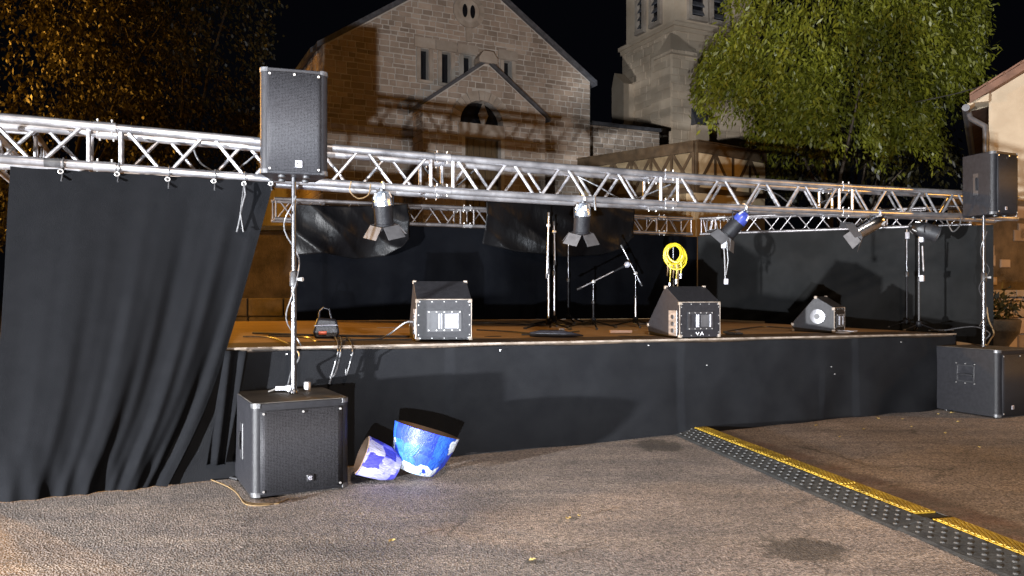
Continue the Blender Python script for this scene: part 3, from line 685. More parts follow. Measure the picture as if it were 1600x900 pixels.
# ------------------------------------------------------------------ far left: low orange-lit wall and rendered wall seen past the curtain edge
lwall = thing('plastered_wall', 'dim orange plastered wall seen between curtain and backdrop', 'wall', (-6.5, 16.5, 0))
MB().box((-6.3, 16.5, 1.35), (6.4, .35, 2.7)).build('wall', M_oldwall, lwall, True, smooth=False)
MB().box((-6.3, 16.5, 2.753), (6.6, .5, .1)).build('coping', M_slate, lwall, True, smooth=False)
sw = thing('low_stone_wall', 'low block wall lit orange behind the left end of the stage', 'wall', (-4.8, 13.4, 0))
random.seed(5)
for row in range(4):
    a = -7.4 + (row % 2) * .25
    while a < -3.2:
        w = random.uniform(.42, .7); m = MB().box((a + w / 2, 13.4, .16 + row * .325), (w - .02, .35 + random.uniform(0, .05), .305)); m.build('stone_block', M_oldwall, sw, True, smooth=False, bevel=.015); a += w
ow_f = lambda a, z, d: Vector((8.0 + a * .9 + d * .43, 13.6 + a * .43 - d * .9, z))
MB().prism([(0, 0), (5, 0), (5, 3.1), (0, 3.1)]  , ow_f, -.3, 0).build('wall', M_oldwall, ow, True, smooth=False)
random.seed(11)
for i in range(16):
    a, z = random.uniform(.1, 3), random.uniform(1.5, 3.0); w, h = random.uniform(.2, .5), random.uniform(.14, .28)
    m = MB(); stone_mb(m, [(a, z), (a + w, z), (a + w, min(z + h, 3.08)), (a, min(z + h, 3.08))], ow_f, .03); m.build('stone', M_stone, ow, True, smooth=False)

# ------------------------------------------------------------------ trees
def leaf_mesh(name, C, D, ln, wd, mat_, parent):
    n = len(C); C = np.asarray(C); D = np.asarray(D); D /= np.linalg.norm(D, axis=1)[:, None]
    rnd = np.random.normal(size=(n, 3)); Wv = np.cross(D, rnd); Wv /= np.linalg.norm(Wv, axis=1)[:, None]
    Nn = np.cross(D, Wv)
    l = ln * np.random.uniform(.6, 1.3, (n, 1)); w = wd * np.random.uniform(.7, 1.3, (n, 1))
    P = np.stack([C, C + D * l * .45 + Wv * w * .5 + Nn * w * .12, C + D * l, C + D * l * .45 - Wv * w * .5 + Nn * w * .12], 1).reshape(-1, 3)
    P = P - np.array(parent.location)
    me = bpy.data.meshes.new(name); me.vertices.add(n * 4); me.vertices.foreach_set('co', P.ravel())
    me.loops.add(n * 4); me.loops.foreach_set('vertex_index', np.arange(n * 4)); me.polygons.add(n)
    me.polygons.foreach_set('loop_start', np.arange(n) * 4); me.polygons.foreach_set('loop_total', np.full(n, 4)); me.update(); me.validate()
    me.materials.append(mat_); o = bpy.data.objects.new(name, me); COL.objects.link(o); o.parent = parent; return o
def weeping(name, label, base, cen, rad, nst, mat_, ln, wd, strand=(.5, 1.5), per=46, lobes=None, seed=1, group=None, trunk_r=.22, low=-.75, nlimb=11, bark=None):
    bark = bark or M_bark
    np.random.seed(seed); random.seed(seed)
    t = thing(name, label, 'tree', base, 0, group)
    B = Vector(base); Cn = Vector(cen)
    m = MB(); fork = B.lerp(Cn, .45); fork.x += .1
    m.tube([B, B.lerp(fork, .5) + Vector((.06, 0, 0)), fork], [trunk_r, trunk_r * .8, trunk_r * .62], 10)
    m.build('trunk', bark, t, True)
    tips = []
    lob = lobes or [(0, 0, 0, 1)]
    for _ in range(nst):
        lx, ly, lz, lr = random.choice(lob)
        d = np.random.normal(size=3); d /= np.linalg.norm(d); r = random.uniform(.45, 1) ** .5
        if d[2] < low: d[2] *= -.3
        tips.append(np.array([Cn.x + rad[0] * (lx + d[0] * r * lr), Cn.y + rad[1] * (ly + d[1] * r * lr), Cn.z + rad[2] * (lz + d[2] * r * lr)]))
    for i in range(nlimb):
        q = Vector(tips[i * 7 % len(tips)]); mid = fork.lerp(q, .5) + Vector((0, 0, .5))
        MB().tube([fork - Vector((0, 0, random.uniform(0, .8))), mid, q], [trunk_r * .4, trunk_r * .24, .015], 6).build('limb', bark, t, True)
    C, D = [], []
    for tp in tips:
        L_ = random.uniform(*strand); out = tp - np.array(Cn); out[2] = 0; out /= (np.linalg.norm(out) + 1e-6)
        nn = int(per * L_ / strand[1]) + 6
        for k in range(nn):
            f = k / nn
            pos = tp + out * .35 * math.sin(f * 1.4) * L_ + np.array([0, 0, .12 - L_ * f]) + np.random.normal(size=3) * .11
            C.append(pos); D.append(np.array([0, 0, -.9]) + np.random.normal(size=3) * .55 + out * .3)
    leaf_mesh('crown', C, D, ln, wd, mat_, t)
    return t
tr = pix(1302, 76, 21.5)
weeping('weeping_tree', 'big bright green weeping tree rising beside the church tower', (tr.x + -.2, tr.y + .3, 0), tr, (3.75, 2.6, 3.6), 900, M_leaf, .18, .062,
        lobes=[(.05, 0, .1, .8), (.05, 0, .1, .8), (-.5, -.2, -.12, .42), (-.72, -.1, -.05, .22), (.35, -.2, .15, .55), (.1, -.3, -.3, .5), (-.15, 0, .6, .6), (.55, 0, .5, .42), (.82, 0, .18, .2), (.72, -.1, -.1, .25), (.35, -.2, -.52, .25), (-.3, -.2, -.5, .3), (.9, 0, .5, .12)], seed=4, per=68, trunk_r=.13, nlimb=3, strand=(.6, 1.6))
tr2 = pix(1330, 235, 25)
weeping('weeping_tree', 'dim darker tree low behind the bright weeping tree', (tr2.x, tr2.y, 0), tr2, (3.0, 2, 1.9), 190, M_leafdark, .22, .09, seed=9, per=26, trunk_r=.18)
tl1 = pix(95, 110, 17.0)
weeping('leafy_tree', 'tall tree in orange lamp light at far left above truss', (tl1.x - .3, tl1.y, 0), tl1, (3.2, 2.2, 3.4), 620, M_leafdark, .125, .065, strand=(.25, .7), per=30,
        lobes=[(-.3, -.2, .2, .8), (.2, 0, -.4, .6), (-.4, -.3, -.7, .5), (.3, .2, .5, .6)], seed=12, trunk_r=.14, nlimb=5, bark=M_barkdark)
tl2 = pix(262, 120, 18.5)
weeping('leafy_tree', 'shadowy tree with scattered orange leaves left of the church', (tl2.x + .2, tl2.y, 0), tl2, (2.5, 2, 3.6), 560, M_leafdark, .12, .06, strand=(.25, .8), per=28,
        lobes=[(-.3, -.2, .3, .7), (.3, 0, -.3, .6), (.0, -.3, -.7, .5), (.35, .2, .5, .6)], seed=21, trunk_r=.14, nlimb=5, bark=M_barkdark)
# overhead wire from house to tree
wr = [hf(2.0, hz + 1.0, .05), pix(1552, 130, 15.5), pix(1495, 146, 17.5), pix(1430, 160, 19.5)]
tag(MB().tube(wr, .012, 5).build('overhead_wire', M_cable if False else M_greycable, None), 'thin pale overhead wire running from house gable into the green tree', 'wire')
exec_later = []

# ================================================================== STAGE
C_, E_ = (5.59, 3.84), (7.65, .35)
stage = thing('stage_platform', 'low wooden stage with orange brown plywood floor', 'stage', S(0, 0, 0))
# deck panels
def deckpoly(p, top=.0, thick=.04):
    return MB().prism(p, lambda a, b, d: S(a, b, fl(a, b) + d), -thick, top)
def clipdeck(p):
    for hp in ((1, 0, 6.95), (C_[1] - E_[1], E_[0] - C_[0], (C_[1] - E_[1]) * C_[0] + (E_[0] - C_[0]) * C_[1] - .02), (1, .55 / 2.0, 6.40)):
        p = clip(p, hp)
        if len(p) < 3: return None
    return p
sx = -2.2
while sx < 7:
    for vi in range(5):
        v0, v1 = ((.02, .50), (.504, 1.35), (1.354, 2.2), (2.204, 3.05), (3.054, 3.88))[vi]
        p = clipdeck([(sx, v0), (sx + 1.996, v0), (sx + 1.996, v1), (sx, v1)])
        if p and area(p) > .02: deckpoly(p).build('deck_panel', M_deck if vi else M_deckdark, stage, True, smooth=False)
    sx += 2.0
MB().prism([(-1.95, -.008), (6.42, -.008), (6.42, .018), (-1.95, .018)], lambda a, b, d: S(a, b, fl(a, b) + d), -.012, .005).build('edge_trim', M_trim, stage, True, smooth=False)
m = MB()
for sx in AR(-2.0, 6.4, 2.0):
    for v_ in (.12, 1.9, 3.6):
        if sx < 5.4 or v_ < 2: m.tube([S(sx, v_, 0), S(sx, v_, fl(sx, v_) - .05)], .03, 8)
m.build('legs', M_alu, stage, True)
# skirt
def skirt_fn(i, j):
    s = -2.3 + i * 8.7; z = (fl(s, 0) - .03) * j + .008 * (1 - j)
    w = .012 * math.sin(s * 3.1) * (1 - j) + .018 * math.sin(s * 1.3 + 2) * (1 - j) + (.05 * math.sin((s - 4.2 - j * .5) * 7) * (1 - j) ** 1.5 if s > 4.2 else 0) + .006 * math.sin(s * 11 + j * 2) * (1 - j)
    w += .010 * math.sin(s * 4.3 + 6 * j) + .007 * math.sin(s * 9.1 - 5 * j + 1) + .012 * math.sin(2.2 * s + 1) * math.sin(5 * j)
    w += .03 * (((s + .1) / 2.4) % 1.0)
    kick = -.02 * (1 - j) ** 6
    return S(s, -.018 + w * .6 + kick, z + .004 * math.sin(s * 4))
sk = MB().grid(220, 14, skirt_fn).build('stage_skirt', M_cloth_old, None)
tag(sk, 'long charcoal cloth skirt covering the front of the stage', 'stage skirt')
m = MB()
for s, q in ((-1.45, .05), (-.95, .07), (.35, .06), (1.9, .05), (2.6, .26), (4.3, .33), (5.4, .08), (4.35, .41)): m.box(S(s, -.045, fl(s, 0) - q), (.010, .012, .008))
m.build('staple', M_screw, sk)
m = MB().grid(20, 8, lambda i, j: S(6.42 + .55 * i, 2.0 * i + .02 * math.sin(i * 14), (fl(6.4, 0) - .03) * j + .01)); m.build('side_panel', M_cloth_old, sk)

# ------------------------------------------------------------------ trusses
def truss(name, label, P, Q, h, chord_r, brace_r, joints, bay, back=Vector((0, 0, 0)), mats=(M_alu_worn, M_alu), zf=None):
    """P,Q: bottom front chord ends (world); back: offset to rear chords; joints: list of distances."""
    P, Q = Vector(P), Vector(Q); L_ = (Q - P).length; d = (Q - P).normalized(); up = Vector((0, 0, h))
    t = thing(name, label, 'truss', (P.x, P.y, 0))
    offs = {'fb': Vector(), 'ft': up, 'bb': back, 'bt': back + up}
    dz = (lambda x: Vector((0, 0, zf(x)))) if zf else (lambda x: Vector())
    for key in offs: MB().tube([P + d * x + offs[key] + dz(x) for x in LS(0, L_, 25 if zf else 2)], chord_r, 12).build('chord', mats[0], t, True)
    js = [0] + list(joints) + [L_]
    at = lambda x, k: P + d * x + offs[k] + dz(x)
    for j in joints:
        for kx in offs:
            q = at(j, kx); MB().tube([q - d * .07, q - d * .068, q + d * .068, q + d * .07], [chord_r, chord_r * 1.16, chord_r * 1.16, chord_r], 12).build('coupler', M_alu, t, True)
            m = MB()
            for e in (-.045, .045): m.tube([q + d * e - Vector((0, 0, chord_r * 1.6)), q + d * e + Vector((0, 0, chord_r * 1.75))], .007, 6)
            m.build('bolt', M_screw, t, True)
    for a, b in zip(js[:-1], js[1:]):
        a2, b2 = a + (.10 if a > 0 else .02), b - (.10 if b < L_ else .02)
        nb = max(2, int(round((b2 - a2) / bay))); nb += nb % 2
        for e in (a2, b2):
            for k0, k1 in (('fb', 'ft'), ('bb', 'bt'), ('fb', 'bb'), ('ft', 'bt')): MB().tube([at(e, k0), at(e, k1)], brace_r * 1.15, 8, False).build('brace', mats[1], t, True)
        for k0, k1, ph in (('fb', 'ft', 1), ('bb', 'bt', 0)):
            for i in range(nb):
                x0, x1 = a2 + (b2 - a2) * i / nb, a2 + (b2 - a2) * (i + 1) / nb; g_ = .03
                lo, hi = (k0, k1) if (i + ph) % 2 == 0 else (k1, k0)
                MB().tube([at(x0 + g_, lo), at(x1 - g_, hi)], brace_r, 8, False).build('brace', mats[1], t, True)
    return t
def tz(s):
    t = min(1, max(0, (s + 3.31) / 9.9)); return 2.305 + .0035 * s - .055 * 4 * t * (1 - t)                                           # bottom chord axis height of the front truss
s0, s1 = -5.3, 7.6
truss('front_truss', 'long bright aluminium box truss crossing above the front of the stage', S(s0, 0, tz(s0)), S(s1, 0, tz(s1)), .28, .031, .0135,
      [x - s0 for x in (-2.69, -.17, 2.18, 4.57)], .30, V.to_3d() * .28, zf=lambda x: tz(s0 + x) - (tz(s0) + (tz(s1) - tz(s0)) * x / (s1 - s0)))
truss('back_truss', 'smaller aluminium truss along the top of the black backdrop', S(-1.0, 3.84, 2.315), S(5.50, 3.84, 2.33), .25, .024, .010,
      [2.6, 5.9], .28, V.to_3d() * .26, (M_alu_dim, M_alu_dim))
dd = Vector((E_[0] - C_[0], E_[1] - C_[1])).normalized(); sn = (dd.x * U + dd.y * V); sperp = Vector((-sn.y, sn.x))
if sperp.x < 0: sperp = -sperp
truss('side_truss', 'aluminium truss above charcoal side drape at stage right end', S(C_[0] + .03, C_[1] - .05, 2.33), S(E_[0] - .12, E_[1] + .2, 2.30), .25, .024, .010,
      [.35, 2.6], .28, Vector((sperp.x, sperp.y, 0)) * .25, (M_alu_dim, M_alu_dim))
truss('side_truss', 'aluminium truss running backwards above the left curtain', S(-3.15, .32, 2.29), S(-3.2, 3.6, 2.30), .25, .024, .011, [1.6], .28, U.to_3d() * -.25)

# ------------------------------------------------------------------ drapes
def drape(name, label, p0, p1, ztop, zbot, amp, mat_, freq=2.4, nx=90, nrm=None, seed=0, cat='drape'):
    rs = random.Random(seed); ph = [rs.uniform(0, 6) for _ in range(4)]
    d = Vector(p1) - Vector(p0); Ln = d.length
    def fn(i, j):
        s = Vector(p0) + d * i; x = i * Ln
        w = amp * (.5 * math.sin(x * freq * 2 + ph[0]) + .35 * math.sin(x * freq * 5.2 + ph[1]) + .2 * math.sin(x * freq * 9 + ph[2])) * (.25 + .75 * (1 - j))
        p = A0 + s.x * U + s.y * V; q = nrm * w
        zb, zt = zbot(s.x, s.y), ztop(i); return Vector((p.x + q.x, p.y + q.y, zb + (zt - zb) * j))
    return tag(MB().grid(nx, 12, fn).build(name, mat_, None), label, cat)
nB = -V
drape('backdrop_curtain', 'wide black cloth backdrop across the rear of the stage', (-.73, 3.80), (5.57, 3.80), lambda i: 2.285, lambda s, v: fl(s, v) + .01, .035, M_backcloth, nrm=nB, seed=2)
drape('side_curtain', 'charcoal cloth drape closing the right side of the stage', (C_[0] - .03, C_[1] - .06), (E_[0] - .02, E_[1] - .03), lambda i: 2.295 - .012 * i, lambda s, v: fl(s, v) + .005 if s < 6.6 else max(.3, fl(s, v) - (s - 6.6) * .2), .022, M_sidecloth, nrm=-sperp, seed=5)
# ties of the side and back drapes
# left curtain: gathered to the left at the bottom
def ctl(pts, t):
    for (t0, x0), (t1, x1) in zip(pts[:-1], pts[1:]):
        if t <= t1:
            f = (t - t0) / (t1 - t0); return x0 + (x1 - x0) * f
    return pts[-1][1]
CV = -.02
rt = [front(x, y, CV) for x, y in ((428, 284), (410, 350), (392, 415), (371, 490), (349, 560), (323, 632), (296, 690), (264, 752), (258, 764))]
lt = [front(x, y, CV) for x, y in ((16, 262), (12, 330), (8, 420), (2, 520), (-8, 640), (-24, 740), (-30, 768))]
def edge_at(lst, z):
    lst = sorted(lst, key=lambda q: q[1])
    if z <= lst[0][1]: return lst[0][0]
    for (s0_, z0), (s1_, z1) in zip(lst[:-1], lst[1:]):
        if z <= z1: return s0_ + (s1_ - s0_) * (z - z0) / (z1 - z0)
    return lst[-1][0]
def smooth_edge(lst, z): return sum(edge_at(lst, z + q) for q in (-.12, -.06, 0, .06, .12)) / 5 if .15 < z < 2.1 else edge_at(lst, z)
def cur_fn(i, j):
    zt = tz(-2.5) - .035 - .006 * abs(math.sin(i * 3.14 * 6)) ; z = .004 + (zt - .004) * j
    l, r = smooth_edge(lt, z), smooth_edge(rt, z); s = l + (r - l) * i; g_ = 1 - j
    e = i ** 1.3
    w = .055 * g_ ** .8 * (.25 + e) * math.sin(2 * math.pi * (3.4 * i ** 1.25 + .15 * g_) + .6) + .028 * g_ * (e + .1) * math.sin(2 * math.pi * (8.3 * i ** 1.1 - .5 * g_)) \
        + .012 * g_ * math.sin(2 * math.pi * 15 * i + 3 * g_) * e + .02 * math.sin(i * 9 + 2 * g_) * g_
    w += .03 * math.sin(s * 40 + 3) * max(0, .16 - j) / .16 * (1 - .6 * i)
    if i > .955: w += (i - .955) * 1.1 * (.3 + g_)
    return S(s, CV - .05 * g_ ** .7 + w * .52 - .0 * max(0, .12 - j) / .12 * 1.0, z)
cur = MB().grid(190, 90, cur_fn).build('stage_curtain', M_cloth, None)
tag(cur, 'dark grey curtain hung from the truss and swept left at its foot', 'curtain')
m = MB()
for px, py in ((95, 268), (183, 272), (262, 280), (334, 283), (381, 287), (423, 287)):
    s, z = front(px, py, CV - .02); q = S(s, CV - .025, z)
    m2 = MB(); 
    for kk in range(14):
        a, b = kk / 14 * 6.283, (kk + 1) / 14 * 6.283; f_ = lambda t: q + U.to_3d() * .014 * math.cos(t) + Vector((0, 0, .014 * math.sin(t)))
        m2.tube([f_(a), f_(b)], .005, 5, False)
    m2.build('eyelet', M_screw, cur)
    zc_ = tz(s); c3 = lambda t: S(s + .012, 0, zc_) + V.to_3d() * .037 * math.cos(t) + Vector((0, 0, .037 * math.sin(t)))
    MB().tube([q] + [c3(math.pi + .9 - t) for t in LS(0, 5.2, 12)] + [q + Vector((.01, -.01, -.03 - random.random() * .05))], .006, 5).build('tie', M_cable, cur)
s, z = front(381, 288, CV - .03); q = S(s, CV - .05, z)
MB().tube([q, q + Vector((.012, -.01, -.08)), q + Vector((-.012, -.012, -.17)), q + Vector((-.03, -.012, -.27)), q + Vector((-.05, -.012, -.36))], .006, 6).build('tie_cord', M_greycable, cur)
MB().tube([q + Vector((0, 0, 0)), q + Vector((-.01, -.014, -.12)), q + Vector((-.022, -.014, -.22)), q + Vector((-.0, -.014, -.36)), q + Vector((-.02, -.014, -.33))], .006, 6).build('tie_cord', M_cable, cur)
# tape wraps on the truss by the curtain
s = front(82, 250, 0)[0]; MB().tube([S(s - .05, 0, tz(s)), S(s + .05, 0, tz(s))], .032, 12).build('tape_wrap', M_cable, cur)
# loose black cloth hanging at the stage corner behind the curtain
def strip(i, j):
    top_ = front(352 + 34 * i, 548, -.09); bot = front(322 + 30 * i, 726, -.09); s = bot[0] + (top_[0] - bot[0]) * j; z = max(.02, bot[1] + (top_[1] - bot[1]) * j)
    return S(s, -.10 + .02 * math.sin(i * 9 + j * 3), z)
tag(MB().grid(16, 12, strip).build('black_cloth', M_cloth, None, solid=.004), 'loose black cloth strip hanging at the stage corner beside the curtain', 'cloth')
# black plastic sheets over the back truss
def tarp(px0, px1, ytop, ybot, label, seed):
    rs = random.Random(seed); ph = [rs.uniform(0, 6) for _ in range(6)]
    a0 = front(px0, 330, 3.45)[0]; a1 = front(px1, 330, 3.45)[0]
    def fn(i, j):
        px = px0 + (px1 - px0) * i; yb = ctl(ybot, i); yt = ctl(ytop, i); y = yb + (yt - yb) * j
        s, z = front(px, y, 3.55); g_ = 1 - j
        w = .07 * math.sin(i * 8 + ph[0] + 2 * g_) * (.3 + g_) + .05 * abs(math.sin(i * 9 + ph[1] - 4 * g_)) * (.2 + g_) + .03 * abs(math.sin(i * 6 + j * 4 + ph[2]))
        return S(s, 3.58 + w - .10 * g_ * (1 - g_), z)
    o = MB().grid(70, 34, fn).build('plastic_sheet', M_tarp, None, solid=.003); return tag(o, label, 'plastic sheet', 'black plastic sheets over the back truss')
tarp(462, 640, [(0, 318), (.5, 322), (1, 318)], [(0, 398), (.25, 396), (.55, 404), (.8, 400), (.94, 385), (1, 372)], 'black plastic sheet on the back truss behind the left spotlight', 1)
tarp(762, 996, [(0, 314), (.45, 318), (1, 320)], [(0, 380), (.2, 392), (.5, 402), (.8, 398), (.93, 388), (1, 368)], 'larger glossy black plastic sheet behind the second spotlight', 2)

# ================================================================== SPEAKER STACKS
def rrect(w, d, r, wb=None, n=5):
    """plan outline, front at y=0 running back to +d; rounded front corners; back width wb"""
    wb = wb or w; pts = []
    for k in range(n + 1): a = math.pi + (math.pi / 2) * k / n; pts.append((-w / 2 + r + r * math.cos(a), r + r * math.sin(a)))
    for k in range(n + 1): a = 1.5 * math.pi + (math.pi / 2) * k / n; pts.append((w / 2 - r + r * math.cos(a), r + r * math.sin(a)))
    pts += [(wb / 2, d), (-wb / 2, d)]; return pts
def glyph(mb, cx, cz, y, r):                                               # open round letter mark
    for i in range(9):
        a, b = .7 + i * .55, .7 + (i + 1) * .55
        mb.tube([(cx + r * math.cos(a), y, cz + r * math.sin(a)), (cx + r * math.cos(b), y, cz + r * math.sin(b))], r * .24, 5)
    mb.tube([(cx - r, y, cz), (cx + r * .6, y, cz)], r * .22, 5)
def speaker_box(name, label, loc, rz, w, d, h, wb, gin, badge, handle='bar', dark_badge=False, topmat=None, rr_=.05):
    t = thing(name, label, 'speaker', loc, rz)
    o = MB().prism(rrect(w, d, rr_, wb), lambda a, b, z: Vector((a, b, z)), .015, h).build('cabinet', M_cab, t, bevel=.006)
    if topmat: MB().prism([(x * .985, .01 + y * .975) for x, y in rrect(w, d, rr_, wb)], lambda a, b, z: Vector((a, b, z)), h + .0005, h + .004).build('top_panel', topmat, t, smooth=False)
    g0, g1, gz0, gz1 = gin
    # grille: slightly bowed perforated sheet between the rounded corners
    gm = MB().grid(14, 2, lambda i, j: (-w / 2 + g0 + (w - g0 - g1) * i, -.006 - .012 * math.sin(math.pi * i) ** .6, gz0 + (h - gz0 - gz1) * j)).build('grille', M_grille, t, solid=.004)
    for x in (-w / 2 + g0 + .02, 0, w / 2 - g1 - .02):
        for z in (gz0 + .018, h - gz1 - .018):
            if x == 0 and z < h / 2: continue
            MB().tube([(x, -.012 - (.012 if x == 0 else 0), z), (x, -.018 - (.012 if x == 0 else 0), z)], .008, 8).build('screw', M_screw, t)
    b = badge; bo = MB().box((b[0], -.024, b[1]), (b[2], .006, b[2])).build('badge', M_badgedark if dark_badge else M_badge, t, bevel=.003)
    gm = MB(); glyph(gm, b[0], b[1], -.028, b[2] * .26); gm.build('emblem', M_badge if dark_badge else M_badgedark, bo)
    cm = MB()
    for sx in (-1, 1):
        for z in (.03, h - .012): cm.box((sx * (w / 2 - .027), .018, z), (.05, .05, .03))
    # corner caps
    for sx in (-1, 1):
        for z in (.016, h - .03):
            pts = [(-w / 2 + .05 + .0535 * math.cos(a), .05 + .0535 * math.sin(a)) for a in LS(math.pi, 1.5 * math.pi, 6)] if sx < 0 else [(w / 2 - .05 + .0535 * math.cos(a), .05 + .0535 * math.sin(a)) for a in LS(1.5 * math.pi, 2 * math.pi, 6)]
            inn = [((p[0] * .985, p[1] + .006)) for p in reversed(pts)]
            MB().prism(pts + inn, lambda a, b_, z_: Vector((a, b_, z_)), z, z + .03).build('corner_cap', M_cap, t)
    for sx in (-1, 1):
        wm = (w + wb) / 4
        if handle == 'bar':
            ho = MB().box((sx * wm, d * .52, h * .52), (.012, .10, .26)).build('handle', M_black, t, bevel=.01)
            MB().tube([(sx * (wm + .012), d * .52, h * .42), (sx * (wm + .018), d * .52, h * .46), (sx * (wm + .018), d * .52, h * .58), (sx * (wm + .012), d * .52, h * .62)], .011, 8).build('grip', M_blackmetal, ho)
        else:
            ho = MB()
            x = sx * (wm + .002)
            for (y0, z0, sy, sz) in ((d * .5, h * .62 + .09, .21, .02), (d * .5, h * .62 - .09, .21, .02), (d * .5 - .1, h * .62, .02, .2), (d * .5 + .1, h * .62, .02, .2)): ho.box((x, y0, z0), (.02, sy, sz))
            ho = ho.build('handle', M_black, t, bevel=.004)
            MB().box((x, d * .5, h * .62), (.006, .18, .16)).build('handle_cup', M_badgedark, ho)
            MB().tube([(x + sx * .01, d * .5 - .09, h * .62 - .02), (x + sx * .016, d * .5, h * .62 - .012), (x + sx * .01, d * .5 + .09, h * .62 - .02)], .014, 8).build('grip', M_black, ho)
            for yy in (-.11, 0, .11):
                for zz in (-.11, .11): MB().tube([(x, d * .5 + yy, h * .62 + zz), (x + sx * .012, d * .5 + yy, h * .62 + zz)], .006, 6).build('screw', M_screw, t)
    for sx in (-1, 1):
        for sy in (.08, d - .08): MB().tube([(sx * (min(w, wb) / 2 - .08), sy, 0), (sx * (min(w, wb) / 2 - .08), sy, .018)], .025, 10).build('foot', M_cable, t)
    return t
pL = ground(393, 783); pR = ground(547, 763)
subw = .665; an = math.atan2(pR.y - pL.y, pR.x - pL.x) - .01
cL = Vector(((pL.x + pR.x) / 2, (pL.y + pR.y) / 2, 0))
speaker_box('subwoofer', 'black bass speaker with honeycomb grille on the asphalt carrying left pole', cL, an, subw, .80, .645, subw - .01, (.05, .05, .035, .05), (.05, .115, .048), dark_badge=True, topmat=M_cabtop)
def local(loc, rz, p): return Matrix.Translation(Vector(loc)) @ Matrix.Rotation(rz, 4, 'Z') @ Vector(p)
def pole(label, base, ztop, r=.021, grp='speaker poles on bass speakers'):
    t = thing('speaker_pole', label, 'pole', base, 0, grp); L_ = ztop - base[2]
    MB().tube([(0, 0, 0), (0, 0, L_ * .56)], r, 14).build('outer_tube', M_pole, t)
    MB().tube([(0, 0, L_ * .56), (0, 0, L_ + .03)], r * .82, 14).build('inner_tube', M_pole, t)
    MB().lathe([(r * 1.1, L_ * .5), (r * 1.45, L_ * .505), (r * 1.45, L_ * .565), (r * .9, L_ * .575)], 14).build('collar', M_black, t)
    MB().tube([(r, 0, L_ * .535), (r + .05, -.02, L_ * .535)], [.008, .016], 8).build('knob', M_screw, t)
    MB().lathe([(r * 1.5, 0), (r * 1.5, .02), (r * 1.05, .035)], 14).build('base_ring', M_pole, t)
    return t
bL = pix(459, 614, 5.66); bL.z = .650
pole('tall silver pole rising from the left bass speaker with a cable wound round it', bL, 2.225)
spL = (bL.x - .0, bL.y - .22)
fz = R(17)
cf = Vector((bL.x, bL.y, 2.225)) + Matrix.Rotation(fz, 3, 'Z') @ Vector((0, -.19, 0))
speaker_box('loudspeaker', 'tall black loudspeaker with pale square badge on the left pole', cf, fz, .465, .40, .765, .33, (.045, .045, .03, .03), (.03, .085, .048), topmat=None)
# right stack
rc = Vector((5.345, 8.44, 0)); ra = math.atan2(.407, .913); rw_ = .66
cR = rc + Vector((math.cos(ra), math.sin(ra), 0)) * rw_ / 2
speaker_box('subwoofer', 'black bass speaker with square side handle on asphalt at far right', cR, ra, rw_, .76, .755, rw_ - .01, (.05, .05, .035, .05), (-.12, .12, .042), handle='cup', topmat=M_cabtop)
bR = Vector((5.49, 8.93, .76)); bR.x = (1537 - 800) / F * bR.y
pole('slim silver pole standing on the right bass speaker', bR, 2.27)
ra2 = ra + .02
corner = Vector(((1553 - 800) / F * 8.72, 8.72, 2.27))
cR2 = corner + Matrix.Rotation(ra2, 3, 'Z') @ Vector((.2325, 0, 0))
speaker_box('loudspeaker', 'black loudspeaker seen from its side on the right pole', cR2, ra2, .465, .42, .735, .33, (.045, .045, .03, .03), (-.05, .085, .036))

# wound cables on the poles
def spiral(label, base, z0, z1, turns, r, mat_=M_greycable, name='speaker_cable', amp=.02, seed=0):
    rs = random.Random(seed); pts = []
    N_ = int(turns * 16)
    for i in range(N_ + 1):
        f = i / N_; a = f * turns * 6.283 + seed; q = r + .006 + amp * (.5 + .5 * math.sin(f * 9 + seed))
        pts.append(Vector((base.x + q * math.cos(a), base.y + q * math.sin(a), z0 + (z1 - z0) * f)))
    return tag(MB().tube(pts, .0055, 6).build(name, mat_, None), label, 'cable')
spiral('grey cable twisted round the left speaker pole', bL, 1.0, 2.1, 1.7, .021, amp=.045, seed=1)
spiral('thin dark cable twisted round the right speaker pole', bR, 1.0, 2.1, 2.4, .021, M_cable, amp=.03, seed=3)
def cable(label, pts, r=.006, mat_=M_cable, name='cable', group=None):
    P = [Vector(p) for p in pts]; out = []
    for i in range(len(P) - 1):
        p0, p1, p2, p3 = P[max(i - 1, 0)], P[i], P[i + 1], P[min(i + 2, len(P) - 1)]
        for k in range(8):
            t = k / 8; out.append(.5 * ((2 * p1) + (-p0 + p2) * t + (2 * p0 - 5 * p1 + 4 * p2 - p3) * t * t + (-p0 + 3 * p1 - 3 * p2 + p3) * t ** 3))
    out.append(P[-1])
    return tag(MB().tube(out, r, 6).build(name, mat_, None), label, 'cable', group)
# clamp lying behind the left pole on the bass speaker
cl = thing('pipe_clamp', 'small silver clamp lying on the left bass speaker behind the pole', 'clamp', (bL.x - .05, bL.y + .10, .65), .3)
MB().lathe([(.03, 0), (.04, .005), (.04, .05), (.03, .055)], 12).build('collar', M_alu, cl)
MB().box((-.06, 0, .03), (.10, .02, .035)).build('lever', M_alu, cl, bevel=.004); MB().tube([(-.1, 0, .03), (-.16, -.02, .01)], .006, 6).build('bolt', M_screw, cl)
MB().lathe([(.028, 0), (.028, .06), (.02, .07)], 12, Matrix.Translation((.12, .03, 0))).build('cup', M_alu, cl)
cable('grey cable falling from stage edge behind the left pole', [deck(380, 528) + Vector((0, 0, .012)), deck(430, 531) + Vector((0, 0, .012)), S(*front(466, 545, -.08)[:1], -.1, .93), S(front(455, 575, -.1)[0], -.12, .80), bL + Vector((-.08, .12, .03))], .007, M_greycable)
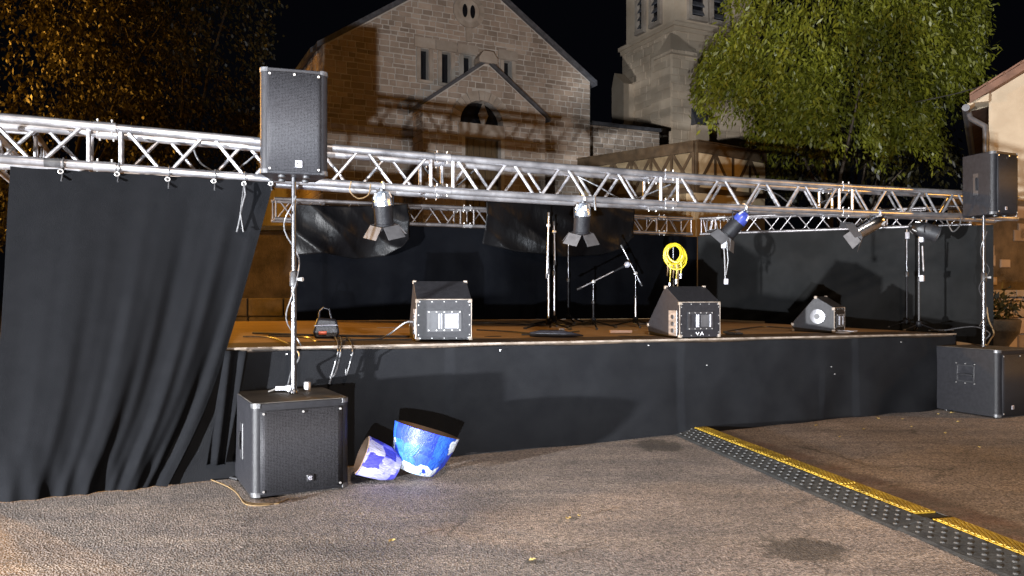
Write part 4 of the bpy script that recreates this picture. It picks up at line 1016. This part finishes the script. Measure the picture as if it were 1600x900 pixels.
# cables over the stage edge
for i, (px, dx) in enumerate(((522, 0), (530, -4), (541, 3))):
    pts = [deck(px - 12, 527) + Vector((0, 0, .012)), deck(px + 2, 531) + Vector((0, 0, .02))]
    for yy, ox in ((545, 6), (565, 2), (585, -4), (600 - 12 * i, -8 + dx)): s, z = front(px + ox + dx, yy, -.1); pts.append(S(s, -.11 - .01 * i, z))
    cable(['grey cable hanging over stage edge right of the left pole, longest of three', 'grey cable hanging over the stage edge, middle of three', 'short dark cable loop over the stage edge, rightmost of three'][i], pts, .007, M_greycable if i < 2 else M_cable, group='cables hanging over the stage edge')

# ================================================================== MONITOR WEDGES
def wedge(label, loc, rz, sc, plate, letters=False, logo=False, light_port=0.):
    t = thing('stage_monitor', label, 'monitor speaker', loc, rz, 'wedge monitor speakers on the stage')
    w = .49 * sc; prof = [(0, .012), (0, .37 * sc), (.27 * sc, .535 * sc), (.62 * sc, .13 * sc), (.60 * sc, .012)]
    MB().prism(prof, lambda b, z, a: Vector((a, b, z)), -w / 2, w / 2).build('cabinet', M_cab, t, smooth=False, bevel=.005)
    # corner irons and edge strips
    for sx in (-1, 1):
        for b, z in prof:
            MB().box((sx * (w / 2 - .012), min(max(b, .012), .61 * sc), z - (.012 if z > .1 else -.012)), (.034, .034, .034)).build('corner_iron', M_trim, t, bevel=.006)
        MB().tube([(sx * (w / 2 - .002), .002, .03), (sx * (w / 2 - .002), .002, .36 * sc)], .0045, 6).build('edge_strip', M_trim, t)
    MB().tube([(-w / 2, .001, .37 * sc), (w / 2, .001, .37 * sc)], .0045, 6).build('edge_strip', M_trim, t)
    # port recess with two inner fins
    pw, ph, cz = .25 * sc, .135 * sc, .18 * sc
    fr = MB()
    for (x, z, sx_, sz_) in ((0, cz + ph / 2 + .012, pw + .05, .024), (0, cz - ph / 2 - .012, pw + .05, .024), (-pw / 2 - .013, cz, .026, ph), (pw / 2 + .013, cz, .026, ph)): fr.box((x, -.004, z), (sx_, .012, sz_))
    po = fr.build('port_frame', M_black, t, smooth=False)
    MB().box((0, .0, cz), (pw, .003, ph)).build('port_back', M_badgedark, po, smooth=False)
    MB().box((.065 * sc, -.003, cz), (.115 * sc, .004, ph * .92)).build('port_panel', M_white if light_port else M_greyleaf, po, smooth=False)
    for x in (-.045, -.025, .118): MB().box((x * sc, -.007, cz), (.009 * sc, .012, ph * .96)).build('port_fin', M_white, po, smooth=False)
    for x in LS(-pw / 2 - .012, pw / 2 + .012, 5):
        for z in (cz - ph / 2 - .013, cz + ph / 2 + .013): MB().tube([(x, -.009, z), (x, -.014, z)], .006, 6).build('screw', M_screw, t)
    for x in LS(-w / 2 + .03, w / 2 - .03, 5):
        for z in (.03, .35 * sc): MB().tube([(x, .001, z), (x, -.004, z)], .005, 6).build('screw', M_screw, t)
    for z in LS(.06, .32 * sc, 4):
        for sx in (-1, 1): MB().tube([(sx * (w / 2 - .02), .001, z), (sx * (w / 2 - .02), -.004, z)], .005, 6).build('screw', M_screw, t)
    if plate:
        pm = MB().box((-w / 2 - .003, .12 * sc, .155 * sc), (.008, .15 * sc, .26 * sc)).build('input_plate', M_alu, t, bevel=.003)
        for z in (.08, .15, .22): MB().tube([(-w / 2 - .006, .12 * sc, z * sc), (-w / 2 - .016, .12 * sc, z * sc)], .022 * sc, 10).build('socket', M_black, pm)
    if logo:
        lm = MB()
        lm = MB().lathe([(.03, 0), (.075, .002), (.085, .008), (.03, .012)], 20, Matrix.Translation((-w / 2 - .0, .24 * sc, .24 * sc)) @ Matrix.Rotation(R(-90), 4, 'Y') ).build('pole_socket', M_pole, t); MB().lathe([(.034, .0), (.034, .014)], 16, Matrix.Translation((-w / 2 - .0, .24 * sc, .24 * sc)) @ Matrix.Rotation(R(-90), 4, 'Y')).build('socket_hole', M_black, lm)
    if letters:
        lm = MB(); zz = .055 * sc
        for p, q in (((-.05, .03), (-.032, 0)), ((-.032, 0), (-.014, .03)), ((.004, 0), (.02, .03)), ((.02, .03), (.036, 0)), ((.011, .012), (.029, .012))):
            lm.tube([(p[0], -.002, zz - .02 + p[1]), (q[0], -.002, zz - .02 + q[1])], .0028, 5)
        lm.build('painted_letters', M_letter, t)
    return t
w1 = deck(694, 534); w1.z = fl(*sv(w1)) + .002
wedge('black wedge monitor with bright port at the stage edge left of centre', w1, R(13), 1.0, True, light_port=1)
w2 = deck(1094, 529); w2.z = fl(*sv(w2)) + .002
wedge('black wedge monitor with brown lit side and chalked letters right of the yellow cable', w2, R(21), .98, True, letters=True)
w3 = deck(1312, 520); w3.z = fl(*sv(w3)) + .002
wedge('small black wedge monitor turned sideways by the charcoal drape', w3, R(50), .80, False, logo=True)
cable('grey cable plugged into the left wedge monitor', [w1 + Vector((-.27, .05, .17)), w1 + Vector((-.36, .1, .16)), w1 + Vector((-.5, .12, .06)), w1 + Vector((-.62, .14, .012)), w1 + Vector((-.9, .1, .012))], .008, M_greycable)
cable('black cable lying along the stage edge left of the first wedge', [w1 + Vector((-.3, .12, .01)), w1 + Vector((-.7, .0, .01)), w1 + Vector((-1.05, -.2, .012)), deck(480, 529) + Vector((0, 0, .01)), deck(420, 526) + Vector((0, 0, .01))], .009)

# ================================================================== MIC STANDS
def mic_stand(label, base, ztop, rz=0, boom=None, mic=False, group='microphone stands on the stage', leg=.30, twin=False, polemat=M_blackmetal):
    """boom: (length_fwd, length_back, elevation) in the local xz plane"""
    t = thing('microphone_stand', label, 'microphone stand', base, rz, group); h = ztop - base[2]
    for k in range(3):
        a = 2 * math.pi * k / 3 + .4; c, s_ = math.cos(a), math.sin(a)
        l = MB().tube([(.02 * c, .02 * s_, .085), (leg * .5 * c, leg * .5 * s_, .05), (leg * c, leg * s_, .012)], .010, 8).build('leg', M_blackmetal, t)
        MB().tube([(leg * .93 * c, leg * .93 * s_, .013), (leg * 1.05 * c, leg * 1.05 * s_, .012)], .015, 8).build('rubber_foot', M_cable, l)
    MB().lathe([(.03, .05), (.036, .06), (.036, .11), (.018, .13)], 12).build('hub', M_blackmetal, t)
    MB().tube([(0, 0, .06), (0, 0, h * .55)], .012, 10).build('outer_tube', polemat, t)
    MB().tube([(0, 0, h * .55), (0, 0, h)], .009, 10).build('inner_tube', M_pole, t)
    MB().lathe([(.014, h * .53), (.02, h * .535), (.02, h * .575), (.012, h * .585)], 10).build('clutch', M_black, t)
    if boom:
        f, bk, el = boom; c, s_ = math.cos(el), math.sin(el)
        MB().lathe([(.012, -.02), (.022, -.015), (.022, .015), (.012, .02)], 10, Matrix.Translation((0, 0, h)) @ Matrix.Rotation(R(90), 4, 'X')).build('swivel', M_screw, t)
        bo = MB().tube([(-bk * c, 0, h - bk * s_), (f * c, 0, h + f * s_)], .0085, 8).build('boom', M_alu, t)
        MB().tube([(-bk * c, 0, h - bk * s_), (-bk * c + .06 * c, 0, h - bk * s_ + .06 * s_)], .014, 8).build('counter_grip', M_black, bo)
        if mic:
            e = Vector((f * c, 0, h + f * s_)); d = Vector((c, 0, s_))
            mo = MB().tube([e - d * .02, e + d * .13], [.012, .02], 10).build('microphone', M_blackmetal, t)
            m = MB().lathe([(.02, 0), (.031, .015), (.036, .035), (.031, .058), (.016, .07)], 14, Matrix.Translation(e + d * .13) @ d.to_track_quat('Z', 'Y').to_matrix().to_4x4()).build('grille_ball', M_badge, mo)
        else: MB().tube([(f * c, 0, h + f * s_), (f * c + .05 * c, 0, h + f * s_ + .05 * s_)], .014, 8).build('mic_clip', M_black, t)
    else: MB().tube([(0, 0, h), (0, 0, h + .03)], .006, 8).build('thread', M_screw, t)
    return t
def ztop_at(px, py, base): return H + (HZ - py) / F * base.y
b = deck(857, 514); mic_stand('tall silver stand with boom folded down, left of the pair by the centre', b, ztop_at(858, 352, b), R(60), (.10, .62, R(86)), polemat=M_alu)
b = deck(866, 509); mic_stand('tall silver stand with folded boom, right of the pair by the centre', b, ztop_at(866, 362, b), R(130), (.08, .42, R(88)), polemat=M_alu)
b = deck(888, 505); mic_stand('straight stand without a boom under the second spotlight', b, ztop_at(888, 384, b), R(20))
b = deck(927, 513); mic_stand('short boom stand holding a microphone in the middle of the stage', b, ztop_at(927, 440, b), R(8), (.30, .22, R(26)), mic=True, leg=.34)
b = deck(993, 511); mic_stand('silver boom stand leaning its boom left beside right wedge', b, ztop_at(993, 427, b), R(8), (.13, -.0 + .40, R(-62)), leg=.30, polemat=M_alu)
b5 = deck(1052, 512); b5z = ztop_at(1052, 384, b5); mic_stand('stand behind right wedge carrying the yellow cable coil', b5, b5z, R(40), polemat=M_alu)
cw = thing('cable_coil', 'coiled bright yellow cable hung on a microphone stand', 'cable coil', (b5.x, b5.y - .03, b5z))
rs = random.Random(2)
for k in range(11):
    rad = .128 * rs.uniform(.62, 1.06); cx, cz = rs.uniform(-.014, .016), -.01 - rad * .92 + rs.uniform(-.012, .01); yy = rs.uniform(-.05, .03); el = rs.uniform(1.0, 1.22); tl_ = rs.uniform(-.3, .3)
    pts = []
    for i in range(33):
        a = i / 32 * 6.283; x, z = rad * math.cos(a), rad * el * math.sin(a)
        pts.append((cx + x * math.cos(tl_) - z * math.sin(tl_), yy + .012 * math.sin(2 * a + k), cz + x * math.sin(tl_) * .6 + z * math.cos(tl_)))
    MB().tube(pts, .0105, 7, False).build('cable_turn', M_yellow, cw)
for k, (x, l) in enumerate(((-.11, .16), (-.07, .24), (-.02, .18), (.03, .20), (.05, .30), (.10, .13))):
    tm = MB().tube([(x * .8, -.03, -.20), (x * .8 + .01, -.03, -.23 - l * .4), (x * .8, -.03, -.22 - l)], .008, 7).build('cable_end', M_yellow if k % 2 else M_strap, cw)
    if k % 2: MB().tube([(x * .8, -.03, -.22 - l), (x * .8, -.03, -.28 - l)], .014, 8).build('plug', M_badge, tm)
# lighting stands by the right drape
b = deck(1417, 513); t6 = mic_stand('slim stand in front of charcoal drape, left of two at right', b, ztop_at(1417, 362, b), R(10), leg=.22, polemat=M_blackmetal, group='lighting stands by the right drape')
MB().box((0, -.01, ztop_at(1417, 362, b) - b.z - .05), (.04, .04, .09)).build('connector', M_white, t6, bevel=.005)
b = deck(1436, 517); z_ = ztop_at(1432, 372, b); t7 = mic_stand('black stand with white clamps and a dark lamp on top', b, z_, R(50), leg=.22, polemat=M_black, group='lighting stands by the right drape')
MB().box((.02, -.03, z_ - b.z - .02), (.09, .05, .07)).build('clamp', M_white, t7, bevel=.01)
MB().box((.015, -.03, (ztop_at(1434, 435, b) - b.z)), (.07, .05, .08)).build('clamp', M_white, t7, bevel=.01)
MB().tube([(.03, -.03, z_ - b.z - .1), (.10, -.03, z_ - b.z - .42)], .01, 8).build('stay', M_alu, t7)

# ================================================================== SPOTLIGHTS
def par(label, cpos, direction, roll, hang, r=.088, L_=.26, mats=(M_blackmetal, M_capmetal), leaf_ang=38, nm='spotlight', leaves=4):
    d = Vector(direction).normalized(); q = d.to_track_quat('Z', 'Y').to_matrix().to_4x4(); Mx = Matrix.Translation(Vector(cpos)) @ q @ Matrix.Rotation(roll, 4, 'Z')
    t = thing(nm, label, 'spotlight', cpos, 0, 'stage spotlights hung on the front truss')
    MB().lathe([(r, -.02), (r * 1.02, .0), (r * 1.02, L_ * .5), (r * 1.1, L_ * .52), (r * 1.1, L_ * .56)], 24, Mx, cap0=False).build('can', mats[0], t, True)
    MB().lathe([(r * .30, -L_ * .52), (r * .62, -L_ * .47), (r * .92, -L_ * .28), (r * 1.0, -.02)], 24, Mx, cap1=False).build('rear_cap', mats[1], t, True)
    f = MB().lathe([(r * .3, -L_ * .6), (r * .32, -L_ * .5)], 12, Mx).build('lamp_base', M_black, t, True)
    MB().lathe([(r * .98, L_ * .545), (r * .5, L_ * .5)], 20, Mx).build('lens', M_glassdark, t, True)
    for k in range(4):                                                    # cooling fins
        a = k * math.pi / 2 + .4; x, y = r * .7 * math.cos(a), r * .7 * math.sin(a)
        MB().tube([Mx @ Vector((x, y, -L_ * .46)), Mx @ Vector((x * 1.32, y * 1.32, -L_ * .28))], .010, 6).build('rivet_strip', M_screw, t, True)
    for k in range(leaves):
        a = k * math.pi / 2; ca, sa_ = math.cos(a), math.sin(a); e = R(leaf_ang); ll = r * 1.55; z0 = L_ * .57
        def lp(s_, u_, th): rr = r * 1.12 + u_ * ll * math.sin(e); zz = z0 + u_ * ll * math.cos(e); sw_ = s_ * r * (1.0 if u_ < .01 else 1.12); return Mx @ Vector((rr * ca - sw_ * sa_ + th * ca, rr * sa_ + sw_ * ca + th * sa_, zz))
        MB().add([lp(-1, 0, 0), lp(1, 0, 0), lp(1, 1, 0), lp(-1, 1, 0), lp(-1, 0, .003), lp(1, 0, .003), lp(1, 1, .003), lp(-1, 1, .003)],
                 [(0, 1, 2, 3), (4, 7, 6, 5), (0, 4, 5, 1), (1, 5, 6, 2), (2, 6, 7, 3), (3, 7, 4, 0)]).build('barn_door', M_greyleaf, t, True, smooth=False)
    # yoke and hook clamp on the chord
    hp = Vector(hang); side = (U.to_3d() - d * U.to_3d().dot(d)).normalized(); c = Vector(cpos)
    MB().tube([c + side * r * 1.08, c + side * r * 1.12 + Vector((0, 0, .09)), hp - Vector((0, 0, .06)), c - side * r * 1.12 + Vector((0, 0, .09)), c - side * r * 1.08], .009, 8).build('yoke', M_blackmetal, t, True)
    m = MB()
    cc = lambda a: hp + V.to_3d() * .036 * math.cos(a) + Vector((0, 0, .036 * math.sin(a)))
    m.tube([cc(a) for a in LS(-.6, 3.9, 12)], .011, 8); m.tube([hp - Vector((0, 0, .03)), hp - Vector((0, 0, .07))], .012, 8)
    m.build('hook_clamp', M_alu, t, True)
    return t
def chord(px, vv=0.0):
    s = front(px, 300, vv)[0]; return S(s, vv, tz(s))
h1 = chord(598); c1 = h1 + Vector((.0, .02, -.165)); par('spotlight with grey barn doors hung near the left speaker, pointing down', c1, (.02, .30, -.95), R(40), h1, .076, .26)
h2 = chord(911); c2 = h2 + Vector((-.005, .02, -.165)); par('spotlight with spread barn doors hung above the centre stands', c2, (-.03, .28, -.95), R(52), h2, .075, .26)
h3 = chord(1163); c3 = h3 + Vector((-.07, .02, -.16)); par('spotlight with blue gel and yellow rim hung above right wedge', c3, (-.62, .25, -.74), R(10), h3, .078, .28, (M_blackmetal, mat('blue_gel_film', (.012, .018, .11), (.03, .045, .19), 20, .25)))
h4 = chord(1372); c4 = h4 + Vector((-.07, .02, -.13)); par('shiny chrome spotlight tilted left, hung near the right end', c4, (-.86, .15, -.5), R(20), h4, .085, .30, (M_chrome, M_chrome))
ob = b + Vector((.05, -.02, z_ - b.z + .10)); par('dark spotlight on top of the black stand at the right drape', ob, (.75, -.2, -.3), R(15), ob + Vector((0, 0, .12)), .10, .30, (M_black, M_black), leaves=0)
# hanging plugs and safety loops
cable('pale safety wire loop hanging from truss beside the left spotlight', [chord(550) + Vector((0, -.03, .02)), chord(549) + Vector((0, -.05, -.06)), chord(562) + Vector((0, -.06, -.115)), chord(577) + Vector((0, -.05, -.08)), chord(580) + Vector((0, -.03, .01))], .005, M_strap)
pz = pix(1131, 362, c3.y + .1)
pg_ = thing('hanging_plugs', 'black multicore lead with white plugs dangling under the blue gel spotlight', 'cable', pz)
MB().tube([(.06, 0, .08), (.0, 0, .02), (-.0, 0, -.16), (.01, 0, -.30), (.015, 0, -.52)], .009, 7).build('lead', M_cable, pg_)
MB().tube([(.02, 0, .03), (.03, 0, -.1), (.05, .02, -.30), (.03, .02, -.45)], .007, 7).build('lead', M_cable, pg_)
for z in (-.02, -.12): MB().box((-.005, -.012, z - .02), (.045, .04, .07)).build('plug', M_white, pg_, bevel=.008)
MB().box((.02, -.012, -.52), (.04, .04, .06)).build('plug', M_badge, pg_, bevel=.008)
# coils of cable along the truss top
for i, (px, w) in enumerate(((300, 60), (660, 45), (900, 80), (1180, 70))):
    cable('dark cable sagging between the chords of the front truss, %s' % ['near the left speaker', 'near the left spotlight', 'near the second spotlight', 'near the blue gel spotlight'][i],
          [chord(px, .28) + Vector((0, 0, .26)), chord(px + w * .4, .28) + Vector((0, -.1, .1 + .03 * i)), chord(px + w, .28) + Vector((0, -.05, .05)), chord(px + w * 1.8, .28) + Vector((0, -.1, .22))], .007, M_cable if i % 2 else M_greycable, group='cables on the front truss')
tp = chord(928); tag(MB().tube([tp + Vector((0, -.035, .04)), tp + Vector((.0, -.04, -.02)), tp + Vector((.01, -.03, -.10))], .010, 6).build('cable_tie', M_cable, None), 'black cable tie on truss right of the second spotlight', 'cable tie')

# ================================================================== SMALL THINGS ON THE STAGE
bg_ = deck(509, 528); bag = thing('tool_bag', 'small dark bag with handle at the left stage edge', 'bag', bg_, R(15))
MB().grid(1, 1, lambda i, j: (0, 0, 0))
prof = [(-.105, 0), (.105, 0), (.125, .05), (.10, .17), (-.08, .185), (-.12, .06)]
MB().prism(prof, lambda a, z, d: Vector((a * (1 - abs(d) * .6), d * (1 - z * 1.2), z)), -.08, .08).build('body', M_blackbag, bag, bevel=.02)
MB().tube([(-.06, 0, .17), (-.055, 0, .24), (-.02, 0, .275), (.03, 0, .26), (.05, 0, .17)], .009, 8).build('handle', M_blackbag, bag)
MB().tube([(-.1, -.085, .115), (0, -.092, .12), (.1, -.085, .118)], .005, 6).build('zip', M_badge, bag)
MB().box((-.03, -.09, .05), (.07, .012, .03)).build('patch', mat('red_print', (.45, .07, .03), (.6, .12, .05), 30, .6), bag, bevel=.004)
# flat black bag + white tag, boxes and sticks on the floor
um = deck(862, 527); ut = thing('folded_umbrella', 'collapsed black fabric bundle lying on the stage floor by stands', 'umbrella', um, R(8))
MB().tube([(-.22, 0, .03), (-.1, 0, .035), (.1, .0, .03), (.32, .02, .012)], [.022, .04, .04, .008], 9).build('canopy', M_blackbag, ut)
MB().tube([(-.30, -.01, .03), (-.2, 0, .03)], .010, 7).build('handle', M_black, ut)
tag(MB().box(deck(878, 522) + Vector((0, .04, .035)), (.06, .02, .05)).build('paper_cup', M_white, None, bevel=.008), 'small white cup on the stage floor behind the black bundle', 'cup')
tag(MB().box(deck(970, 521) + Vector((0, 0, .02)), (.24, .04, .03), Matrix.Rotation(.05, 3, 'Z')).build('wooden_batten', mat('pale_pink_wood', (.6, .42, .34), (.7, .52, .44), 10, .6), None, bevel=.004), 'short pale wooden batten lying left of the right wedge', 'batten')
for i, (x, y, lb) in enumerate(((1147, 524, 'blue and black cable heap lying right of the middle wedge'), (1010, 508, 'silver plugs lying beside the leaning boom stand'), (1325, 521, 'white adapter lead in front of the small wedge'), (1478, 519, 'tangle of dark cables at right end of the stage'))):
    q = deck(x, y); rs = random.Random(i)
    pts = [q + Vector((rs.uniform(-.16, .16), rs.uniform(-.05, .12), rs.uniform(.008, .03))) for _ in range(9)]
    cable(lb, pts, .009, (M_cable, M_alu, M_white, M_cable)[i])
for i, pp_ in enumerate((((640, 528), (560, 527), (470, 525), (395, 522)), ((745, 517), (800, 520), (850, 524), (905, 519)), ((1130, 520), (1190, 512), (1250, 514), (1320, 507)), ((690, 508), (760, 506), (840, 509), (930, 507)))):
    cable(['black cable bundle along the front left stage edge', 'thin black cable trailing between the left wedge and the stands', 'thin black cable trailing towards the sideways wedge', 'black cable lying along the rear of the stage'][i], [deck(x, y) + Vector((0, 0, .012)) for x, y in pp_], .011 if i == 0 else .008)
for i, (x, y) in enumerate(((770, 526), (1150, 517), (985, 526), (610, 512))):
    q = deck(x, y); tag(MB().box(q + Vector((0, 0, .0035)), (.16 + .05 * i, .05, .003), Matrix.Rotation(.5 + i, 3, 'Z')).build('tape_strip', M_badge if i % 2 else M_black, None), ['black tape strip stuck on the stage right of the left wedge', 'pale tape strip on the stage right of the middle wedge', 'black tape strip at the stage edge left of the middle wedge', 'pale tape strip on the stage left of the left wedge'][i], 'tape')
# right end junk cables
cable('grey cable loop between the stage end and right bass speaker', [S(6.35, .1, .93), S(6.6, -.1, .98), S(6.75, -.2, .90), S(6.7, -.15, .80)], .007, M_cable)
cable('brown cable drooping beside the right speaker pole', [pix(1542, 480, 9.4), pix(1545, 500, 9.4), pix(1553, 520, 9.4), pix(1548, 530, 9.2), bR + Vector((.1, .1, .01))], .008, M_strap)
cable('black lead hanging from right loudspeaker to the truss', [corner + Vector((-.2, .3, .0)), corner + Vector((-.22, .3, -.1)), corner + Vector((-.3, .3, -.16)), corner + Vector((-.34, .35, -.02))], .008)

# ================================================================== THINGS ON THE GROUND
# painted pots
def pot(name, label, c, axis, r0, r1, L_, m_, seed, roll=0):
    d = Vector(axis).normalized(); q = d.to_track_quat('Z', 'Y').to_matrix().to_4x4(); rs = random.Random(seed); ph = [rs.uniform(0, 6) for _ in range(3)]
    t = thing(name, label, 'pot', c); Mx = Matrix.Identity(4); t.rotation_euler = (q @ Matrix.Rotation(roll, 4, 'Z')).to_euler()
    wob = lambda a, i: 1 + .035 * math.sin(2 * a + ph[0]) + .02 * math.sin(5 * a + ph[1] + i * .3)
    prof = [(r0 * .55, 0), (r0 * .85, .012), (r0, .05), (r0 + (r1 - r0) * .45, L_ * .35), (r0 + (r1 - r0) * .8, L_ * .7), (r1, L_)]
    b_ = MB().lathe(prof, 26, Mx, True, False, wob).build('body', m_, t)
    MB().lathe([(r1, L_), (r1 * .93, L_ + .004), (r1 * .9, L_ - .01), (r0 * .9, .06), (r0 * .3, .05)], 26, Mx, False, True, wob).build('inside', M_buckin, t)
    return t
a1 = ground(612, 752)
pot('painted_pot', 'smaller pot brushed lilac and white, lying on its side by left bass speaker', (a1.x + .05, a1.y - .02, .10), (-.86, -.30, .40), .105, .14, .29, M_buckA, 5)
a2 = ground(684, 744)
pb = pot('painted_pot', 'larger pot brushed bright blue and white, tilted against the other pot', (a2.x - .165, a2.y - .10, .05), (.28, .14, .95), .165, .255, .33, M_buckB, 8)
# pile behind the curtain foot
q = ground(306, 742); bm_ = MB().lathe([(.04, 0), (.13, .03), (.15, .10), (.11, .18), (.03, .23)], 14, Matrix.Translation((q.x, q.y + .12, 0)), wob=lambda a, i: 1 + .18 * math.sin(3 * a + i * 1.7)).build('crumpled_bag', M_paper, None)
tag(bm_, 'crumpled pale plastic bag half hidden behind the curtain foot', 'bag')
q = ground(335, 735); tag(MB().lathe([(.06, 0), (.16, .03), (.17, .08), (.08, .14), (.02, .15)], 14, Matrix.Translation((q.x, q.y + .15, 0)), wob=lambda a, i: 1 + .2 * math.sin(2 * a + i)).build('black_bag', M_blackbag, None), 'slumped black bag on the ground between curtain and bass speaker', 'bag')
cable('black cable on the ground from curtain foot to left bass speaker', [ground(270, 757) + Vector((0, 0, .01)), ground(310, 748) + Vector((0, 0, .01)), ground(345, 746) + Vector((0, 0, .01)), ground(372, 752) + Vector((0, 0, .012))], .012)
for i in range(3):
    cable(['outer tan strap end on the ground at the foot of left bass speaker', 'middle tan strap end on the ground at the foot of left bass speaker', 'inner tan strap end on the ground closest to the left bass speaker'][i], [ground(330 + 14 * i, 752 + 4 * i) + Vector((0, 0, .012)), ground(362 + 5 * i, 766 + 4 * i) + Vector((0, 0, .01)), ground(385, 786 + 2 * i) + Vector((0, 0, .008)), ground(420, 789 + i) + Vector((0, 0, .008)), ground(436 + 8 * i, 789 - 4 * i) + Vector((0, 0, .008))], .004, M_strap, 'strap_end', 'tan strap ends by the left bass speaker')
cable('flat black cable along the foot of the stage skirt right of the pots', [ground(725, 711) + Vector((0, -.02, .015)), ground(790, 704) + Vector((0, -.02, .012)), ground(880, 695) + Vector((0, -.02, .012)), ground(960, 687) + Vector((0, -.02, .012))], .014)
# cable ramps
def ramp(label, L0, L1, seed):
    """L0 -> L1: ground points of the near (left) edge"""
    d = (L1 - L0); d.z = 0; Ln = d.length; d.normalize(); w = Vector((-d.y, d.x, 0))
    if w.x < 0: w = -w
    t = thing('cable_ramp', label, 'cable ramp', (L0.x, L0.y, 0), 0, 'cable ramps across the asphalt')
    pt = lambda a, b, z: L0 + d * a + w * b + Vector((0, 0, z))
    hh = .062; x1, x2, x3, x4 = .215, .225, .375, .51
    sec = [(0, .004), (.02, .012), (x1, hh - .006), (x1, 0)]
    nmod = max(1, round(Ln / .86))
    for i in range(nmod):
        a0, a1_ = Ln * i / nmod + .003, Ln * (i + 1) / nmod - .003
        MB().prism([(0, .003), (.02, .014), (x1, hh - .004), (x1, .003)], lambda b, z, a: pt(a, b, z), a0, a1_).build('near_slope', M_rubber, t, True, smooth=False)
        MB().prism([(x3, .003), (x3, hh - .004), (x4 - .02, .014), (x4, .003)], lambda b, z, a: pt(a, b, z), a0, a1_).build('far_slope', M_rubber, t, True, smooth=False)
        MB().prism([(x1, .003), (x1, hh - .012), (x3, hh - .012), (x3, .003)], lambda b, z, a: pt(a, b, z), a0, a1_).build('channel', M_rubber, t, True, smooth=False)
        l0, l1 = a0 + (.05 if i == 0 else 0), a1_ - (.10 if i == nmod - 1 else 0)
        lid = MB().prism([(x1 + .006, hh - .011), (x1 + .006, hh), (x3 - .006, hh), (x3 - .006, hh - .011)], lambda b, z, a: pt(a, b, z), l0, l1).build('lid', M_lid, t, True, smooth=False)
        m = MB(); a = l0 + .02; row = 0
        while a < l1 - .04:
            for b_ in AR(x1 + .02 + (row % 2) * .012, x3 - .02, .025):
                m.prism([(a, b_), (a + .018, b_ - .006), (a + .036, b_), (a + .018, b_ + .006)], lambda p_, q_, z: pt(p_, q_, z), hh - .001, hh + .005)
            a += .024; row += 1
        o = m.build('tread', M_lid, lid, smooth=False); o.data.transform(TM[t.name].inverted()); o['kind'] = 'stuff'
    sm = None; a = .04; row = 0
    while a < Ln - .02:
        for b_ in ((.055, .145) if row % 2 == 0 else (.10, .19)):
            z = .014 + (hh - .018) * (b_ - .02) / (x1 - .02); p_ = pt(a, b_, z)
            if sm is None:
                so = MB().lathe([(.017, -.004), (.014, .004), (.006, .008)], 8, Matrix.Translation(p_)).build('stud', M_studs, t, True); sm = so.data; o0 = p_
            else:
                so = bpy.data.objects.new('stud', sm); COL.objects.link(so); so.parent = t; so.location = p_ - o0
        a += .048; row += 1
    return t
M_studs = mat('scuffed_rubber_stud', (.010, .010, .0098), (.032, .031, .030), 30, .5)
ramp('long yellow lidded cable ramp running from the stage skirt', ground(1047, 677), ground(1398, 829), 1)
ramp('nearer yellow lidded cable ramp leaving the picture at the right corner', ground(1396, 826), ground(1690, 956), 2)
# fallen leaves
rs = random.Random(6)
for i, (x, y) in enumerate(((1372, 655), (1410, 656), (1424, 668), (1477, 678), (1312, 684), (1466, 648), (1498, 660), (612, 847), (832, 877), (888, 812), (1275, 666), (1350, 672), (1530, 700), (1488, 646), (905, 808))):
    q = ground(x, y); s_ = rs.uniform(.013, .026); a = rs.uniform(0, 6)
    pts = [(s_ * 1.3 * math.cos(a + t_) * (1 if abs(math.sin(t_)) < .5 else .6), s_ * math.sin(a + t_) * .8, .006 + .012 * abs(math.sin(t_ * 1.5))) for t_ in LS(0, 5.5, 7)]
    m = MB().add([(p_[0] + q.x, p_[1] + q.y, p_[2]) for p_ in pts] + [(q.x, q.y, .006)], [(k, (k + 1) % 7, 7) for k in range(7)]).build('fallen_leaf', M_dryleaf, None, smooth=False)
    tag(m, 'small dry yellow leaf lying on the asphalt', 'leaf', 'fallen leaves on the asphalt')
# planter beside the garden wall
pp_ = pix(1563, 500, 11.3); pl_ = thing('planter', 'stone urn with dark plant against the orange wall at far right', 'planter', (pp_.x, pp_.y, 0))
MB().lathe([(.16, 0), (.16, .1), (.09, .16), (.08, .55), (.12, .62), (.24, .80), (.27, .98), (.25, 1.0), (.2, .96)], 18).build('urn', M_oldwall, pl_)
np.random.seed(8); leaf_mesh('plant', np.random.normal(size=(160, 3)) * [.12, .12, .12] + [pp_.x, pp_.y, 1.15], np.random.normal(size=(160, 3)) + [0, 0, .6], .13, .05, M_leafdark, pl_)['kind'] = 'stuff'
# unseen house-shaped block added to keep the left floodlight off the church
ki = thing('light_blocker', 'added unseen house-shaped block shading the church from the left floodlight', 'house', (-7.7, 3.2, 0))
MB().box((-7.7, 3.2, 3.2), (3.9, .8, 6.4)).build('wall', M_oldwall, ki, True, smooth=False)  # body of the added light blocker
MB().add([(-9.8, 2.7, 6.403), (-5.65, 2.7, 6.403), (-5.65, 3.7, 6.403), (-9.8, 3.7, 6.403), (-9.8, 3.2, 7.2), (-5.65, 3.2, 7.2)], [(0, 1, 5, 4), (2, 3, 4, 5), (0, 4, 3), (1, 2, 5), (3, 2, 1, 0)]).build('roof', M_slate, ki, True, smooth=False)  # top of the added light blocker
MB().box((-7.7, 2.78, 1.05), (1.0, .06, 2.1)).build('door', M_door, ki, True, smooth=False)  # door shape on the added light blocker
for x in (-8.8, -6.6):
    for z in (1.7, 4.3): MB().box((x, 2.79, z), (.8, .05, 1.2)).build('window', M_glassdark, ki, True, smooth=False)  # window shapes on the added light blocker
